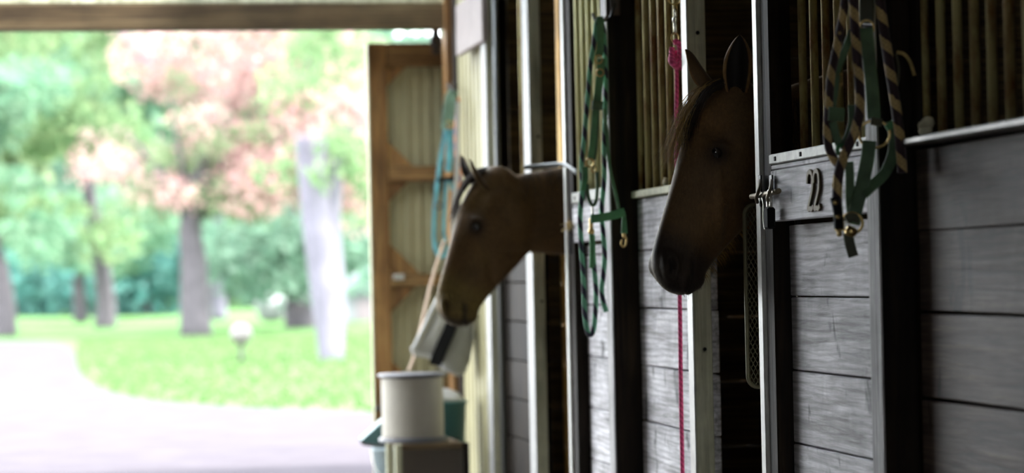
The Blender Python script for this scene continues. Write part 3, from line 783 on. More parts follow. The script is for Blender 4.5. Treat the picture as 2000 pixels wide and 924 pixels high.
#==THINGS==
# ================================================================== HORSES
M['eye'] = plain('dark_wet_eye', (0.012, 0.008, 0.006), 0.08, spec=0.7)
M['hoof'] = plain('dark_hoof', (0.05, 0.045, 0.04), 0.5)
def coat_mat(name):
    m, nt, b = _mat(name)
    at = N(nt, 'ShaderNodeAttribute', attribute_name='coat')
    v, _r = objvec(nt)
    mp = N(nt, 'ShaderNodeMapping'); mp.inputs['Scale'].default_value = (1, 1, 0.35); nt.links.new(v, mp.inputs[0])
    n = noise(nt, mp.outputs[0], 160, 4, 0.7); n2 = noise(nt, v, 9, 4, 0.6)
    r = ramp(nt, [(0.3, (0.72,)*3), (0.7, (1.22,)*3)]); nt.links.new(n.outputs['Fac'], r.inputs[0])
    r2 = ramp(nt, [(0.35, (0.78, 0.76, 0.74)), (0.65, (1.18, 1.12, 1.05))]); nt.links.new(n2.outputs['Fac'], r2.inputs[0])
    c = mixc(nt, 1.0, mixc(nt, 1.0, at.outputs['Color'], r.outputs[0], 'MULTIPLY'), r2.outputs[0], 'MULTIPLY')
    nt.links.new(c, b.inputs['Base Color'])
    b.inputs['Roughness'].default_value = 0.58; b.inputs['Specular IOR Level'].default_value = 0.22
    b.inputs['Sheen Weight'].default_value = 0.45; b.inputs['Sheen Roughness'].default_value = 0.35
    b.inputs['Sheen Tint'].default_value = (1.0, 0.86, 0.66, 1)
    bump(nt, b, n.outputs['Fac'], 0.12, 0.003)
    return m
M['coat'] = coat_mat('horse_coat')
_m, _nt, _b = _mat('short_coat_hair'); _nt.nodes.remove(_b)
_at = N(_nt, 'ShaderNodeAttribute', attribute_name='coat'); _d = N(_nt, 'ShaderNodeBsdfDiffuse'); _t = N(_nt, 'ShaderNodeBsdfTranslucent'); _x = N(_nt, 'ShaderNodeMixShader')
_x.inputs[0].default_value = 0.5
for _q in (_d, _t): _nt.links.new(_at.outputs['Color'], _q.inputs['Color'])
_nt.links.new(_d.outputs[0], _x.inputs[1]); _nt.links.new(_t.outputs[0], _x.inputs[2]); _nt.links.new(_x.outputs[0], _nt.nodes['Material Output'].inputs[0])
M['coat_hair'] = _m
def hair_mat(name, c1, c2):
    m, nt, b = _mat(name); g = N(nt, 'ShaderNodeNewGeometry')
    r = ramp(nt, [(0.0, c1), (1.0, c2)]); nt.links.new(g.outputs['Random Per Island'], r.inputs[0])
    nt.links.new(r.outputs[0], b.inputs['Base Color']); b.inputs['Roughness'].default_value = 0.6
    b.inputs['Specular IOR Level'].default_value = 0.12
    return m
M['hair_blond'] = hair_mat('rim_lit_blond_hair', (0.09, 0.055, 0.018), (0.52, 0.33, 0.10))  # blond with golden rim light mixed into the colour
M['hair_dark'] = hair_mat('dark_hair', (0.02, 0.014, 0.01), (0.06, 0.04, 0.025))

def loft(bm, rings, cap=True):
    R_ = [[bm.verts.new(p) for p in rg] for rg in rings]; n = len(R_[0])
    for A, B in zip(R_, R_[1:]):
        for k in range(n): bm.faces.new((A[k], A[(k+1) % n], B[(k+1) % n], B[k]))
    if cap:
        for rg in (R_[0], R_[-1]):
            c = bm.verts.new(sum((v.co for v in rg), Vector())/n)
            for k in range(n): bm.faces.new((rg[k], rg[(k+1) % n], c))
def ell(c, u, v, ru, rv, n=20):
    return [c+u*math.cos(2*PI*k/n)*ru+v*math.sin(2*PI*k/n)*rv for k in range(n)]
HEAD = [  # a, dorsal, ventral, half widths top / middle / bottom
    (-0.03, -0.015, -0.085, .030, .040, .030), (0.0, .012, -0.13, .050, .064, .055), (.05, .040, -0.185, .056, .080, .072),
    (.10, .058, -0.222, .062, .092, .082), (.15, .070, -0.240, .068, .100, .080), (.20, .076, -0.242, .066, .100, .074),
    (.25, .078, -0.230, .058, .091, .066), (.30, .079, -0.205, .050, .079, .057), (.36, .081, -0.168, .043, .066, .046),
    (.42, .084, -0.132, .039, .056, .040), (.47, .086, -0.104, .039, .052, .037), (.51, .084, -0.086, .042, .055, .037),
    (.545, .072, -0.076, .043, .055, .036), (.57, .052, -0.068, .037, .047, .033), (.587, .028, -0.052, .026, .033, .024), (.594, .006, -.024, .008, .01, .008)]
def smst(x, a, b):
    t = np.clip((x-a)/(b-a), 0, 1); return t*t*(3-2*t)
def horse(name, poll, tilt, yaw, withers, label, cols, ears, floor_y, eye_al=(0.20, 0.004, 0.093), body_len=1.6, neck_h=(0.115, 0.24), lead=0.25, size=1.0, fuzz=60000):
    h = Vector((-math.cos(yaw), -math.sin(yaw), 0)); Z = Vector((0, 0, 1)); L = Z.cross(h)
    A = h*math.sin(tilt)-Z*math.cos(tilt); B = h*math.cos(tilt)+Z*math.sin(tilt)
    P = Vector(poll); W_ = Vector(withers)
    H = lambda a, b, l=0.0: P+(A*a+B*b+L*l)*size
    bm = bmesh.new(); rings = []
    for a, bd, bv, wt, wm, wb in HEAD:
        rg = []
        for k in range(28):
            f = 2*PI*k/28; s, c = math.sin(f), math.cos(f)
            w = wm+(wt-wm)*max(s, 0)**0.8+(wb-wm)*max(-s, 0)**0.8
            b = (bd+bv)/2+(bd-bv)/2*math.copysign(abs(s)**0.9, s)
            rg.append(H(a, b, w*math.copysign(abs(c)**0.72, c)))
        rings.append(rg)
    loft(bm, rings)
    def blob(c, r):
        res = bmesh.ops.create_icosphere(bm, subdivisions=3, radius=1.0)
        for v in res['verts']: v.co = Vector(c)+(A*v.co.x*r[0]+B*v.co.y*r[1]+L*v.co.z*r[2])*size
    blob(H(.535, -0.064), (.036, .024, .030))            # lower lip and chin
    for s in (1, -1):
        blob(H(.13, -0.10, s*0.05), (.10, .11, .052))                                         # cheek
        blob(H(.525, 0.040, s*0.036), (.034, .030, .022))                                     # nostril wing
    # neck
    p0, p1 = H(.125, -0.07), H(.135, -0.28)
    p2 = W_+Vector((-0.42, (p1.y-W_.y)*0.4, (P.z-0.15-W_.z)*0.45)); p3 = W_+Vector((0.05, 0, -0.10))
    path = []
    for i in range(15):
        t = i/14; q = 1-t
        path.append(p0*q**3+p1*3*q*q*t+p2*3*q*t*t+p3*t**3)
    rings = []
    for i, p in enumerate(path):
        t = i/14; tg = (path[min(i+1, 14)]-path[max(i-1, 0)]).normalized()
        sd = tg.cross(Z).normalized(); up = sd.cross(tg)
        rings.append(ell(p, sd, up, 0.066+0.085*t**1.3, neck_h[0]+(neck_h[1]-neck_h[0])*t**0.7, 24))
    loft(bm, rings)
    crest = [p+(((path[min(i+1, 14)]-path[max(i-1, 0)]).normalized().cross(Z).normalized()).cross((path[min(i+1, 14)]-path[max(i-1, 0)]).normalized()))*(neck_h[0]+(neck_h[1]-neck_h[0])*(i/14)**0.7) for i, p in enumerate(path)]
    # trunk, along +X
    tz = W_.z
    TR = [(-0.18, -.34, .10, .16), (-0.05, -.34, .19, .27), (.15, -.33, .24, .32), (.45, -.34, .275, .33), (.8, -.33, .29, .32), (1.1, -.29, .285, .30), (1.35, -.26, .26, .27), (1.52, -.30, .19, .22), (1.6, -.32, .10, .14)]
    loft(bm, [ell(Vector((W_.x+x*body_len/1.6, W_.y, tz+z)), Vector((0, 1, 0)), Z, wy, hz, 24) for x, z, wy, hz in TR])
    # legs: shoulder/hip, elbow/stifle, knee/hock, fetlock, hoof
    for s in (1, -1):
        y = W_.y+s*0.15
        for pts in ([(.02, tz-.30, .11), (.06, tz-.55, .095), (.05, tz-.72, .062), (.03, .50, .048), (.03, .44, .052), (.04, .36, .034), (.04, .18, .032), (.02, .12, .040), (-.01, .06, .036), (-.03, .0, .055)],
                    [(1.32, tz-.28, .17), (1.22, tz-.52, .135), (1.28, tz-.70, .085), (1.42, .56, .055), (1.43, .50, .050), (1.40, .36, .037), (1.38, .18, .035), (1.36, .12, .042), (1.33, .06, .038), (1.30, .0, .056)]):
            loft(bm, [ell(Vector((W_.x+x, y, max(z, 0.002))), Vector((1, 0, 0)), Vector((0, 1, 0)), r, r*0.85, 14) for x, z, r in pts])
    tail = [Vector((W_.x+1.56+0.10*t, W_.y, tz-.16-0.75*t)) for t in [i/6 for i in range(7)]]
    add_tube(bm, tail, lambda t: 0.045+0.02*math.sin(t*PI), 10)
    bmesh.ops.recalc_face_normals(bm, faces=bm.faces)
    raw = bpy.data.meshes.new('raw'); bm.to_mesh(raw); bm.free()
    tmp = bpy.data.objects.new('tmp', raw); SC.collection.objects.link(tmp)
    rm = tmp.modifiers.new('r', 'REMESH'); rm.mode = 'VOXEL'; rm.voxel_size = 0.0075
    sm = tmp.modifiers.new('s', 'SMOOTH'); sm.factor = 0.5; sm.iterations = 9
    dg = bpy.context.evaluated_depsgraph_get()
    me = bpy.data.meshes.new_from_object(tmp.evaluated_get(dg)); bpy.data.objects.remove(tmp)
    me.materials.clear()
    n = len(me.vertices); co = np.empty(n*3, np.float32); me.vertices.foreach_get('co', co); co = co.reshape(-1, 3).astype(np.float64)
    no = np.empty(n*3, np.float32); me.vertices.foreach_get('normal', no); no = no.reshape(-1, 3).astype(np.float64)
    rel = (co-np.array(P))/size; a = rel@np.array(A); b = rel@np.array(B); l = rel@np.array(L); al = np.abs(l)
    inh = (a > -0.08) & (a < 0.7) & (al < 0.16) & (b > -0.27) & (b < 0.2)
    G = lambda x, s: np.exp(-(x/s)**2)
    d = np.zeros(n)
    ea, eb, el_ = eye_al
    re = np.sqrt((a-ea)**2+((b-eb)*1.15)**2)
    side = (al > 0.03)
    d += side*(0.009*G(re, 0.042)+0.003*np.exp(-((re-0.025)/0.008)**2)-0.010*G(re, 0.017))
    esurf = al[inh & side & (re < 0.012)].mean()
    d += side*(0.009*G(a-(ea-0.027), 0.010)*G(b-(eb+0.006), 0.03))           # brow
    d -= side*0.008*G(a-(ea-0.075), 0.03)*G(b-(eb+0.02), 0.025)              # temple hollow
    crest_b = -0.012-0.05*(a-0.25)/0.13
    d += side*0.006*G(b-crest_b, 0.012)*smst(a, .22, .26)*(1-smst(a, .36, .41))  # facial crest
    d -= side*0.006*G(b-(crest_b-0.035), 0.018)*smst(a, .25, .30)*(1-smst(a, .40, .46))
    d -= side*0.005*G(a-0.285-0.25*(b+0.14), 0.016)*smst(-b, .05, .10)        # front edge of the cheek muscle
    nb_ = 0.046-0.35*(a-0.535)
    rn = np.sqrt(((a-0.530)/0.022)**2+((b-nb_)/0.011)**2)
    fs = smst(al, .018, .032)
    d += fs*(0.005*np.exp(-((rn-1.5)/0.5)**2)-0.020*np.exp(-(rn/0.95)**2))
    mb = -0.030-0.30*(a-0.55)
    d -= 0.007*G(b-mb, 0.006)*smst(a, .485, .51)
    d *= inh
    co = co+no*d[:, None]
    me.vertices.foreach_set('co', co.astype(np.float32).ravel())
    # coat colours live with the body: darker points, muzzle, eye surround
    base, muz, dark, tan = [np.array(c) for c in cols]
    col = np.tile(base, (n, 1))
    def mixin(c, f):
        nonlocal col
        f = np.clip(f, 0, 1)[:, None]; col = col*(1-f)+np.array(c)*f
    mixin(tan, inh*(G(a-0.10, 0.07)*smst(b, -0.05, 0.03)*0.8))
    mixin(tan, inh*(0.6*G(a-0.34, 0.05)*G(b+0.03, 0.04)))
    mixin(muz, inh*smst(a+0.25*b, lead+0.16, lead+0.25))
    mixin(dark, inh*0.95*G(re, 0.036)*side)
    mixin(dark, inh*0.85*fs*np.exp(-(rn/1.2)**2))
    mixin(dark, inh*0.8*G(b-mb, 0.012)*smst(a, .49, .52))
    mixin(dark, inh*smst(a+0.15*np.abs(b), .545, .585)*0.85)
    mixin(dark, (~inh)*smst(-co[:, 2], -0.62, -0.42)*1.0)
    ca = me.color_attributes.new('coat', 'FLOAT_COLOR', 'POINT')
    ca.data.foreach_set('color', np.concatenate([col, np.ones((n, 1))], 1).astype(np.float32).ravel())
    me.polygons.foreach_set('use_smooth', [True]*len(me.polygons))
    # ears joined into the same body mesh
    bm = bmesh.new(); bm.from_mesh(me)
    cl = bm.verts.layers.float_color['coat']
    for (bp, axis, opening, ln, wd) in ears:
        bp = Vector(bp); ax = Vector(axis).normalized(); op = Vector(opening); op = (op-ax*op.dot(ax)).normalized(); sd = ax.cross(op)
        out, inn = [], []; NS, NT = 14, 13
        for i in range(NS):
            s = i/(NS-1)
            w = wd*(0.62+1.0*s-0.2*s*s)*(1-s**3.2)**0.75 if s < 1 else 0.0
            w = max(w, 0.0025); curl = (2.35-1.35*s); cen = bp+ax*(s*ln)-ax*0.012+op*(0.012*math.sin(s*PI)-0.02*s*s)
            for lst, k_ in ((out, 1.0), (inn, 0.80)):
                row = []
                for j in range(NT):
                    f = (j/(NT-1)*2-1)*curl*0.62
                    rr = w*k_
                    row.append(cen+sd*math.sin(f)*rr*0.95-op*(math.cos(f)-0.45)*rr*0.9+(op*0.003 if k_ < 1 else Vector()))
                lst.append(row)
        vo = [[bm.verts.new(p) for p in r] for r in out]; vi = [[bm.verts.new(p) for p in r] for r in inn]
        for row in vo:
            for v in row: v[cl] = tuple(base*0.75)+(1,)
        for i, row in enumerate(vi):
            for j, v in enumerate(row):
                v[cl] = tuple(dark*0.8 if 0 < j < NT-1 else tan)+(1,)
        for i, r in enumerate(vo):
            for j in (0, NT-1): r[j][cl] = tuple(np.array(tan)*1.2)+(1,)
        fs_ = []
        for i in range(NS-1):
            for j in range(NT-1):
                fs_.append(bm.faces.new((vo[i][j], vo[i][j+1], vo[i+1][j+1], vo[i+1][j])))
                fs_.append(bm.faces.new((vi[i][j+1], vi[i][j], vi[i+1][j], vi[i+1][j+1])))
            for j, e in ((0, 1), (NT-1, -1)):
                q = (vo[i][j], vo[i+1][j], vi[i+1][j], vi[i][j]); fs_.append(bm.faces.new(q if e > 0 else q[::-1]))
        for f in fs_: f.smooth = True
    bm.to_mesh(me); bm.free()
    me.materials.append(M['coat'])
    o = link(name, me, M['coat']); tag(o, label, 'horse')
    # short coat hairs over head and neck: one thin blade each
    rg = np.random.default_rng(int(P.y*100)); near = np.nonzero((rel[:, 0]**2+rel[:, 1]**2+rel[:, 2]**2 < 0.85**2) & (re > 0.021))[0]
    pick = rg.choice(near, fuzz); p_ = co[pick]+rg.normal(size=(fuzz, 3))*0.003; nn = no[pick]
    fl = np.where((a[pick] > -0.05)[:, None] & inh[pick][:, None], np.array(A)*0.9-np.array(B)*0.5, np.array(-A)*0.2+np.array([1.0, 0, -0.3]))
    fl = fl-nn*(fl*nn).sum(1)[:, None]; fl /= np.linalg.norm(fl, axis=1)[:, None]+1e-9
    dr = fl*0.8+nn*0.55+rg.normal(size=(fuzz, 3))*0.16; wd_ = np.cross(dr, nn); wd_ /= np.linalg.norm(wd_, axis=1)[:, None]+1e-9
    ln_ = rg.uniform(0.006, 0.012, fuzz)[:, None]
    p_ = p_-nn*0.001
    V = np.stack([p_-wd_*0.0004, p_+wd_*0.0004, p_+dr*ln_], 1).reshape(-1, 3).astype(np.float32)
    hm = bpy.data.meshes.new('mesh'); hm.vertices.add(3*fuzz); hm.vertices.foreach_set('co', V.ravel())
    hm.loops.add(3*fuzz); hm.loops.foreach_set('vertex_index', np.arange(3*fuzz, dtype=np.int32))
    hm.polygons.add(fuzz); hm.polygons.foreach_set('loop_start', np.arange(0, 3*fuzz, 3, dtype=np.int32)); hm.update(calc_edges=True)
    hc = np.clip(np.repeat(col[pick]*1.5+0.02, 3, 0), 0, 1); cb = hm.color_attributes.new('coat', 'FLOAT_COLOR', 'POINT')
    cb.data.foreach_set('color', np.concatenate([hc, np.ones((3*fuzz, 1))], 1).astype(np.float32).ravel())
    ho = link('coat_hair', hm, M['coat_hair']); ho.parent = o; ho['kind'] = 'stuff'
    for s in (1, -1):
        bm = bmesh.new(); bmesh.ops.create_uvsphere(bm, u_segments=20, v_segments=12, radius=0.0195)
        c = H(ea, eb, s*(esurf-0.0095))
        for v in bm.verts: v.co = c+(A*0.8+B*0.6)*v.co.x*0.95+(B*0.8-A*0.6)*v.co.y*1.3+L*v.co.z*0.9
        me2 = bm_done(bm, True); e = link('eye', me2, M['eye']); e.parent = o
    return o, H, A, B, L, crest
def strands(name, list_of_paths, r, mat, parent, sides=3):
    bm = bmesh.new()
    for pth in list_of_paths: add_tube(bm, pth, lambda t: r*(1-0.8*t*t), sides, False, False)
    me = bpy.data.meshes.new('mesh'); bm.to_mesh(me); bm.free()
    o = link(name, me, mat); o.parent = parent; return o
def bez(p0, p1, p2, p3, n=8):
    return [p0*(1-t)**3+p1*3*t*(1-t)**2+p2*3*t*t*(1-t)+p3*t**3 for t in [i/n for i in range(n+1)]]
rh = random.Random(5)
# --- near horse
Y1 = 7.15
poll1 = at_y(1412, 168, Y1)
cv = Vector((poll1.x-EYE.x, poll1.y, 0)).normalized()      # from the eye towards the horse
camR = Vector((cv.y, -cv.x, 0))
e1 = [(at_y(1440, 172, Y1-0.05), Vector((0.02, 0, 1))+camR*0.03-cv*0.10, -cv*1.0-camR*0.15, 0.165, 0.052),
      (at_y(1388, 168, Y1+0.02), Vector((0, 0, 0.72))-camR*0.62-cv*0.1, Vector((0, 0, -0.45))-camR*0.6+cv*0.55, 0.140, 0.044)]
hz1, H1, A1, B1, L1, cr1 = horse('horse', poll1, math.radians(17.5), math.radians(17), (2.62, 7.2, 1.52), 'near brown horse with dark muzzle and blond forelock behind the pink rope',
      ((0.13, 0.080, 0.036), (0.036, 0.027, 0.021), (0.010, 0.007, 0.006), (0.24, 0.135, 0.055)), e1, 7.3, size=1.045)
S = []
for i in range(190):
    a0 = rh.uniform(-0.02, 0.03); l0 = rh.uniform(-0.045, 0.03); p0 = H1(a0, 0.015+a0*0.4, l0)
    ln = rh.uniform(0.16, 0.27); l1 = -0.035+rh.gauss(0, 0.034); sp = rh.gauss(0, 0.006)
    S.append(bez(p0, H1(a0+0.02, 0.075+sp, l0*0.8-0.01), H1(a0+ln*0.6, 0.085+sp, (l0+l1)/2-0.02), H1(a0+ln, 0.082+sp+rh.uniform(-0.012, 0.012), l1+rh.gauss(0, 0.012)), 9))
strands('forelock', S, 0.0009, M['hair_blond'], hz1)
S = []
for i in range(170):
    a0 = rh.uniform(-0.02, 0.02); l0 = rh.uniform(-0.02, 0.045); p0 = H1(a0, 0.015+a0*0.4, l0)
    ln = rh.uniform(0.14, 0.22); l1 = rh.gauss(0.012, 0.022)
    S.append(bez(p0, H1(a0+0.02, 0.070, l0), H1(a0+ln*0.6, 0.080, (l0+l1)/2), H1(a0+ln, 0.074+rh.uniform(-0.008, 0.012), l1), 8))
strands('forelock', S, 0.0010, M['hair_dark'], hz1)
S = []
for i in range(220):
    k = rh.uniform(0.3, 9); i0 = int(k); p = cr1[i0].lerp(cr1[i0+1], k-i0)-Vector((0, 0, 0.01))
    S.append(bez(p, p+Vector((0, -0.03, 0.02)), p+Vector((rh.gauss(0, .02), -0.10, -0.07)), p+Vector((rh.gauss(0, .03), -0.11-rh.uniform(0, .02), -0.20-rh.uniform(0, .08))), 6))
strands('mane', S, 0.0016, M['hair_dark'], hz1)
S = []
for i in range(150):
    a0 = rh.uniform(0.33, 0.52); f = (a0-0.33)/0.19
    bv = -0.185+0.10*f; p = H1(a0, bv+0.004, rh.uniform(-0.02, 0.02))
    S.append(bez(p, p+(A1*0.25-B1)*0.008, p+(A1*0.5-B1)*0.014, p+(A1*0.8-B1)*rh.uniform(0.016, 0.030), 4))
strands('whiskers', S, 0.0006, M['hair_blond'], hz1)
# --- far horse
Y2 = 9.92
poll2 = at_y(950, 336, Y2)
cv2 = Vector((poll2.x, poll2.y, 0)).normalized(); camR2 = Vector((cv2.y, -cv2.x, 0))
e2 = [(at_y(953, 366, Y2-0.05), Vector((0, 0, 0.72))-camR2*0.62-cv2*0.05, Vector((0, 0, -0.4))-camR2*0.7+cv2*0.25, 0.145, 0.034),
      (at_y(925, 352, Y2+0.05), Vector((0, 0, 0.85))-camR2*0.55+cv2*0.1, -camR2*0.8-cv2*0.7, 0.125, 0.031)]
hz2, H2, A2, B2, L2, cr2 = horse('horse.001', poll2, math.radians(14), math.radians(4), (2.72, 10.0, 1.44), 'further bay horse stretching its neck out beyond the hanging green halter',
      ((0.098, 0.056, 0.020), (0.14, 0.098, 0.028), (0.010, 0.007, 0.006), (0.15, 0.095, 0.035)), e2, 10.0, eye_al=(0.215, 0.006, 0.093), neck_h=(0.125, 0.235), lead=0.22, size=1.04)
S = []
for i in range(260):
    k = rh.uniform(1.0, 12); i0 = int(k); p = cr2[i0].lerp(cr2[i0+1], k-i0)-Vector((0, 0, 0.012))
    s = 1 if rh.random() < 0.75 else -1
    S.append(bez(p, p+Vector((0, s*0.02, 0.022)), p+Vector((rh.gauss(0, .02), s*0.06, 0.0)), p+Vector((rh.gauss(0, .03), s*0.085, -0.06-rh.uniform(0, .05))), 6))
strands('mane', S, 0.0018, M['hair_dark'], hz2)
S = []
for i in range(130):
    a0 = rh.uniform(-0.02, 0.03); l0 = rh.uniform(-0.03, 0.03); p0 = H2(a0, 0.01+a0*0.4, l0)
    ln = rh.uniform(0.12, 0.22); l1 = -0.02+rh.gauss(0, 0.022)
    S.append(bez(p0, H2(a0+0.02, 0.07, l0), H2(a0+ln*0.6, 0.09, (l0+l1)/2), H2(a0+ln, 0.085+rh.uniform(-0.01, 0.012), l1), 7))
strands('forelock', S, 0.0013, M['hair_dark'], hz2)

# ================================================================== TACK
def px(Y, *pts): return [at_y(x, y, Y+(d[0] if d else 0)) for x, y, *d in pts]
def snap_hook(parent, p_top, p_bot, r, mat):
    """swivel snap: barrel, bolt body and hook loop between two points"""
    p_top, p_bot = Vector(p_top), Vector(p_bot); ax = (p_bot-p_top); L_ = ax.length; ax.normalize()
    o = lathe('snap', [(r*0.5, 0), (r*0.9, L_*0.04), (r*0.9, L_*0.16), (r*0.5, L_*0.2), (r*0.62, L_*0.26), (r*0.62, L_*0.52), (r*0.45, L_*0.56), (r*0.3, L_*0.58)], p_top, mat, parent, 12, ax)
    sd = ax.cross(Vector((0, 1, 0))).normalized()
    c = p_top+ax*L_*0.78
    pts = [p_top+ax*L_*0.5+sd*r*0.5, c+sd*r*1.3-ax*r*0.4, c+ax*L_*0.2+sd*r*0.3, c+ax*L_*0.12-sd*r*1.1, c-ax*L_*0.1-sd*r*1.15, p_top+ax*L_*0.56-sd*r*0.6]
    tube('hook', pts, r*0.30, mat, o, 7, 6)
    return o
# --- cross tie: chain, snap and pink rope in front of the second stall front
YR = 7.68
pt = at_y(1318, 0, YR)
t = thing('tie_rope', (pt.x, YR, 2.6), 'bright pink tie rope hanging from chain rings behind the near horse', 'rope')
M['chain'] = M['nickel']
chain_z = at_y(1318, 4, YR)
k = 0; z = chain_z.z
ring('chain_ring', at_y(1317, -6, YR), 0.024, 0.0030, (0.2, -1, 0.1), M['brass'], t)
z = at_y(1317, -6, YR).z+0.04; xx = at_y(1317, -6, YR).x
while z < 2.6:
    ring('chain_link', (xx, YR, z), 0.016, 0.0032, (1, -0.4, 0) if k % 2 else (0.3, 1, 0), M['nickel'], t, 0.6, 14); z += 0.024; k += 1
ring('chain_link', at_y(1319, 27, YR), 0.015, 0.003, (0.9, -0.6, 0), M['nickel'], t, 0.55, 14)
s = snap_hook(t, at_y(1318, 33, YR), at_y(1321, 88, YR), 0.0095, M['nickel'])
ring('rope_eye', at_y(1319, 74, YR), 0.016, 0.0030, (0.15, -1, 0), M['brass'], t, 0.8)
tube('rope_loop', px(YR, (1313, 92), (1312, 104), (1316, 118, -.01), (1326, 116, -.01), (1328, 100), (1326, 86), (1321, 81), (1315, 84)), 0.0085, M['rope_pink'], t, 10, 6)
tube('knot', px(YR, (1311, 112, 0.0), (1312, 122, -.016), (1322, 128, -.022), (1334, 120, -.012), (1333, 108, .006), (1322, 104, .016), (1313, 108, .012), (1312, 118, -.01), (1320, 130, -.012), (1330, 128, 0)), 0.0095, M['rope_pink'], t, 10, 6)
tube('rope', px(YR, (1322, 110), (1322, 160), (1321.5, 300), (1325, 480), (1328, 600), (1330, 760), (1333, 930), (1334, 1040)), 0.0068, M['rope_pink'], t, 10, 8)
tube('rope_tail', px(YR, (1328, 122, -.01), (1331, 130, -.015), (1331, 137, -.018)), 0.006, M['rope_pink'], t, 8, 4)

# --- big halter and black and tan lead rope on the near post
YN = yC0-0.06
hk = at_y(1692, -70, YN)
t = thing('halter_hook', (1.84, yC0+0.04, hk.z), 'iron hook on the dark post carrying the olive green halter', 'hook')
tube('hook_arm', [(1.838, yC0+0.04, hk.z+0.03), (1.80, yC0+0.02, hk.z+0.03), (hk.x+0.01, YN+0.01, hk.z-0.005), (hk.x-0.035, YN-0.01, hk.z-0.008), (hk.x-0.05, YN-0.02, hk.z+0.03)], 0.006, M['iron'], t, 8, 6)
box('hook_plate', (1.832, yC0+0.02, hk.z-0.03), (1.8378, yC0+0.06, hk.z+0.07), M['iron'], t, 0.002)
NC = tuple(-_F)
t = thing('halter', hk, 'olive green nylon halter hanging beside the 22 on the near post', 'halter')
strap('crown_strap', px(YN, (1690, -76), (1691, -30), (1693, 20), (1693, 46)), 0.033, 0.006, NC, M['olive_web'], t)
strap('buckle_bar', px(YN-.004, (1681, 50), (1706, 52)), 0.006, 0.004, NC, M['iron'], t, 3)
ring('buckle', at_y(1693, 54, YN-.005), 0.017, 0.0026, NC, M['brass'], t, 0.95)
strap('cheek_strap', px(YN-.006, (1692, 54), (1697, 110), (1703, 170), (1707, 232)), 0.030, 0.006, NC, M['green_web'], t)
ring('cheek_ring', at_y(1708, 262, YN-.004), 0.031, 0.0032, NC, M['brass'], t, 1.15)
strap('strap_keeper', px(YN-.006, (1700, 236), (1722, 240)), 0.018, 0.010, NC, M['olive_web'], t, 3)
strap('nose_strap', px(YN-.008, (1698, 275), (1694, 310), (1684, 360), (1672, 408), (1666, 438)), 0.031, 0.007, NC, M['green_web'], t)
strap('chin_strap', px(YN-.012, (1741, 236), (1746, 262), (1744, 300), (1728, 338), (1704, 362), (1685, 380)), 0.026, 0.007, (-0.5, -0.8, 0.2), M['green_web'], t)
strap('throat_strap', px(YN+.01, (1664, 60), (1654, 88), (1643, 118), (1634, 150), (1630, 182), (1626, 210)), 0.016, 0.006, NC, M['green_web'], t)
strap('strap_keeper', px(YN, (1618, 222), (1648, 224)), 0.032, 0.012, NC, M['green_web'], t, 3)
strap('side_strap', px(YN, (1626, 238), (1632, 262), (1642, 290)), 0.018, 0.006, NC, M['green_web'], t)
strap('side_strap', px(YN-.004, (1664, 205), (1665, 240), (1656, 268), (1648, 292)), 0.020, 0.006, NC, M['green_web'], t)
ring('side_ring', at_y(1645, 293, YN-.006), 0.011, 0.005, NC, M['green_web2'], t)
strap('inner_strap', px(YN+.006, (1658, 316), (1660, 350), (1660, 390), (1664, 430)), 0.020, 0.006, NC, M['green_web'], t)
ring('chin_ring', at_y(1664, 436, YN-.012), 0.023, 0.0034, NC, M['brass'], t, 1.05)
strap('ring_wrap', px(YN-.012, (1652, 430), (1664, 424), (1678, 428)), 0.020, 0.010, NC, M['olive_web'], t, 4)
strap('strap_end', px(YN-.008, (1656, 455), (1660, 478), (1667, 501)), 0.023, 0.006, NC, M['olive_web'], t, 4)
strap('keeper', px(YN-.010, (1735, 240), (1742, 250)), 0.022, 0.012, NC, M['green_web2'], t, 3)
tube('elastic_loop', px(YN+.02, (1750, 105), (1755, 130), (1754, 158), (1748, 178)), 0.003, M['olive_web'], t, 6)
for q in ((1640, 65), (1643, 145), (1644, 165)):
    lathe('rivet', [(0.0005, 0), (0.004, 0.0005), (0.003, 0.002), (0.0005, 0.003)], at_y(q[0], q[1], YN-.003), M['brass'], t, 8, Vector((0, -1, 0)))
tube('leather_tab', px(YN+.02, (1752, 102), (1766, 106), (1778, 122), (1786, 148)), 0.0045, M['twine'], t, 6)
t = thing('lead_rope', hk, 'black and tan lead rope looped over the olive green halter', 'rope')
tube('rope', px(YN-.03, (1716, -78), (1662, -70), (1664, -20), (1668, 20), (1671, 70), (1675, 120), (1679, 170), (1679, 215), (1672, 250), (1660, 280), (1646, 312), (1637, 345), (1635, 385), (1637, 420), (1640, 445)), 0.0115, M['rope_tan'], t, 12)
tube('rope', px(YN-.028, (1690, -78), (1712, -70), (1717, -20), (1722, 30), (1729, 75), (1736, 120), (1743, 165), (1750, 210), (1756, 255), (1760, 300), (1762, 338)), 0.0118, M['rope_tan'], t, 12)
tube('rope', px(YN+.012, (1668, -75), (1655, -30), (1648, 20), (1639, 70), (1631, 110), (1623, 150), (1619, 200), (1616, 250), (1618, 285), (1627, 308), (1638, 322)), 0.0100, M['rope_tan'], t, 12)
strap('sleeve', px(YN-.032, (1630, 385), (1636, 415), (1638, 447)), 0.020, 0.02, NC, M['black'], t, 3)
for q in ((1632, 395), (1637, 424)):
    lathe('rivet', [(0.0005, 0), (0.006, 0.001), (0.004, 0.004), (0.0005, 0.005)], at_y(q[0], q[1], YN-.044), M['brass'], t, 10, Vector((0, -1, 0)))
snap_hook(t, at_y(1638, 446, YN-.03), at_y(1641, 474, YN-.03), 0.010, M['brass'])
lathe('swivel', [(0.006, 0), (0.012, 0.004), (0.012, 0.02), (0.006, 0.026)], at_y(1652, 448, YN-.02), M['brass'], t, 12, Vector((0.9, 0, -0.4)).normalized())

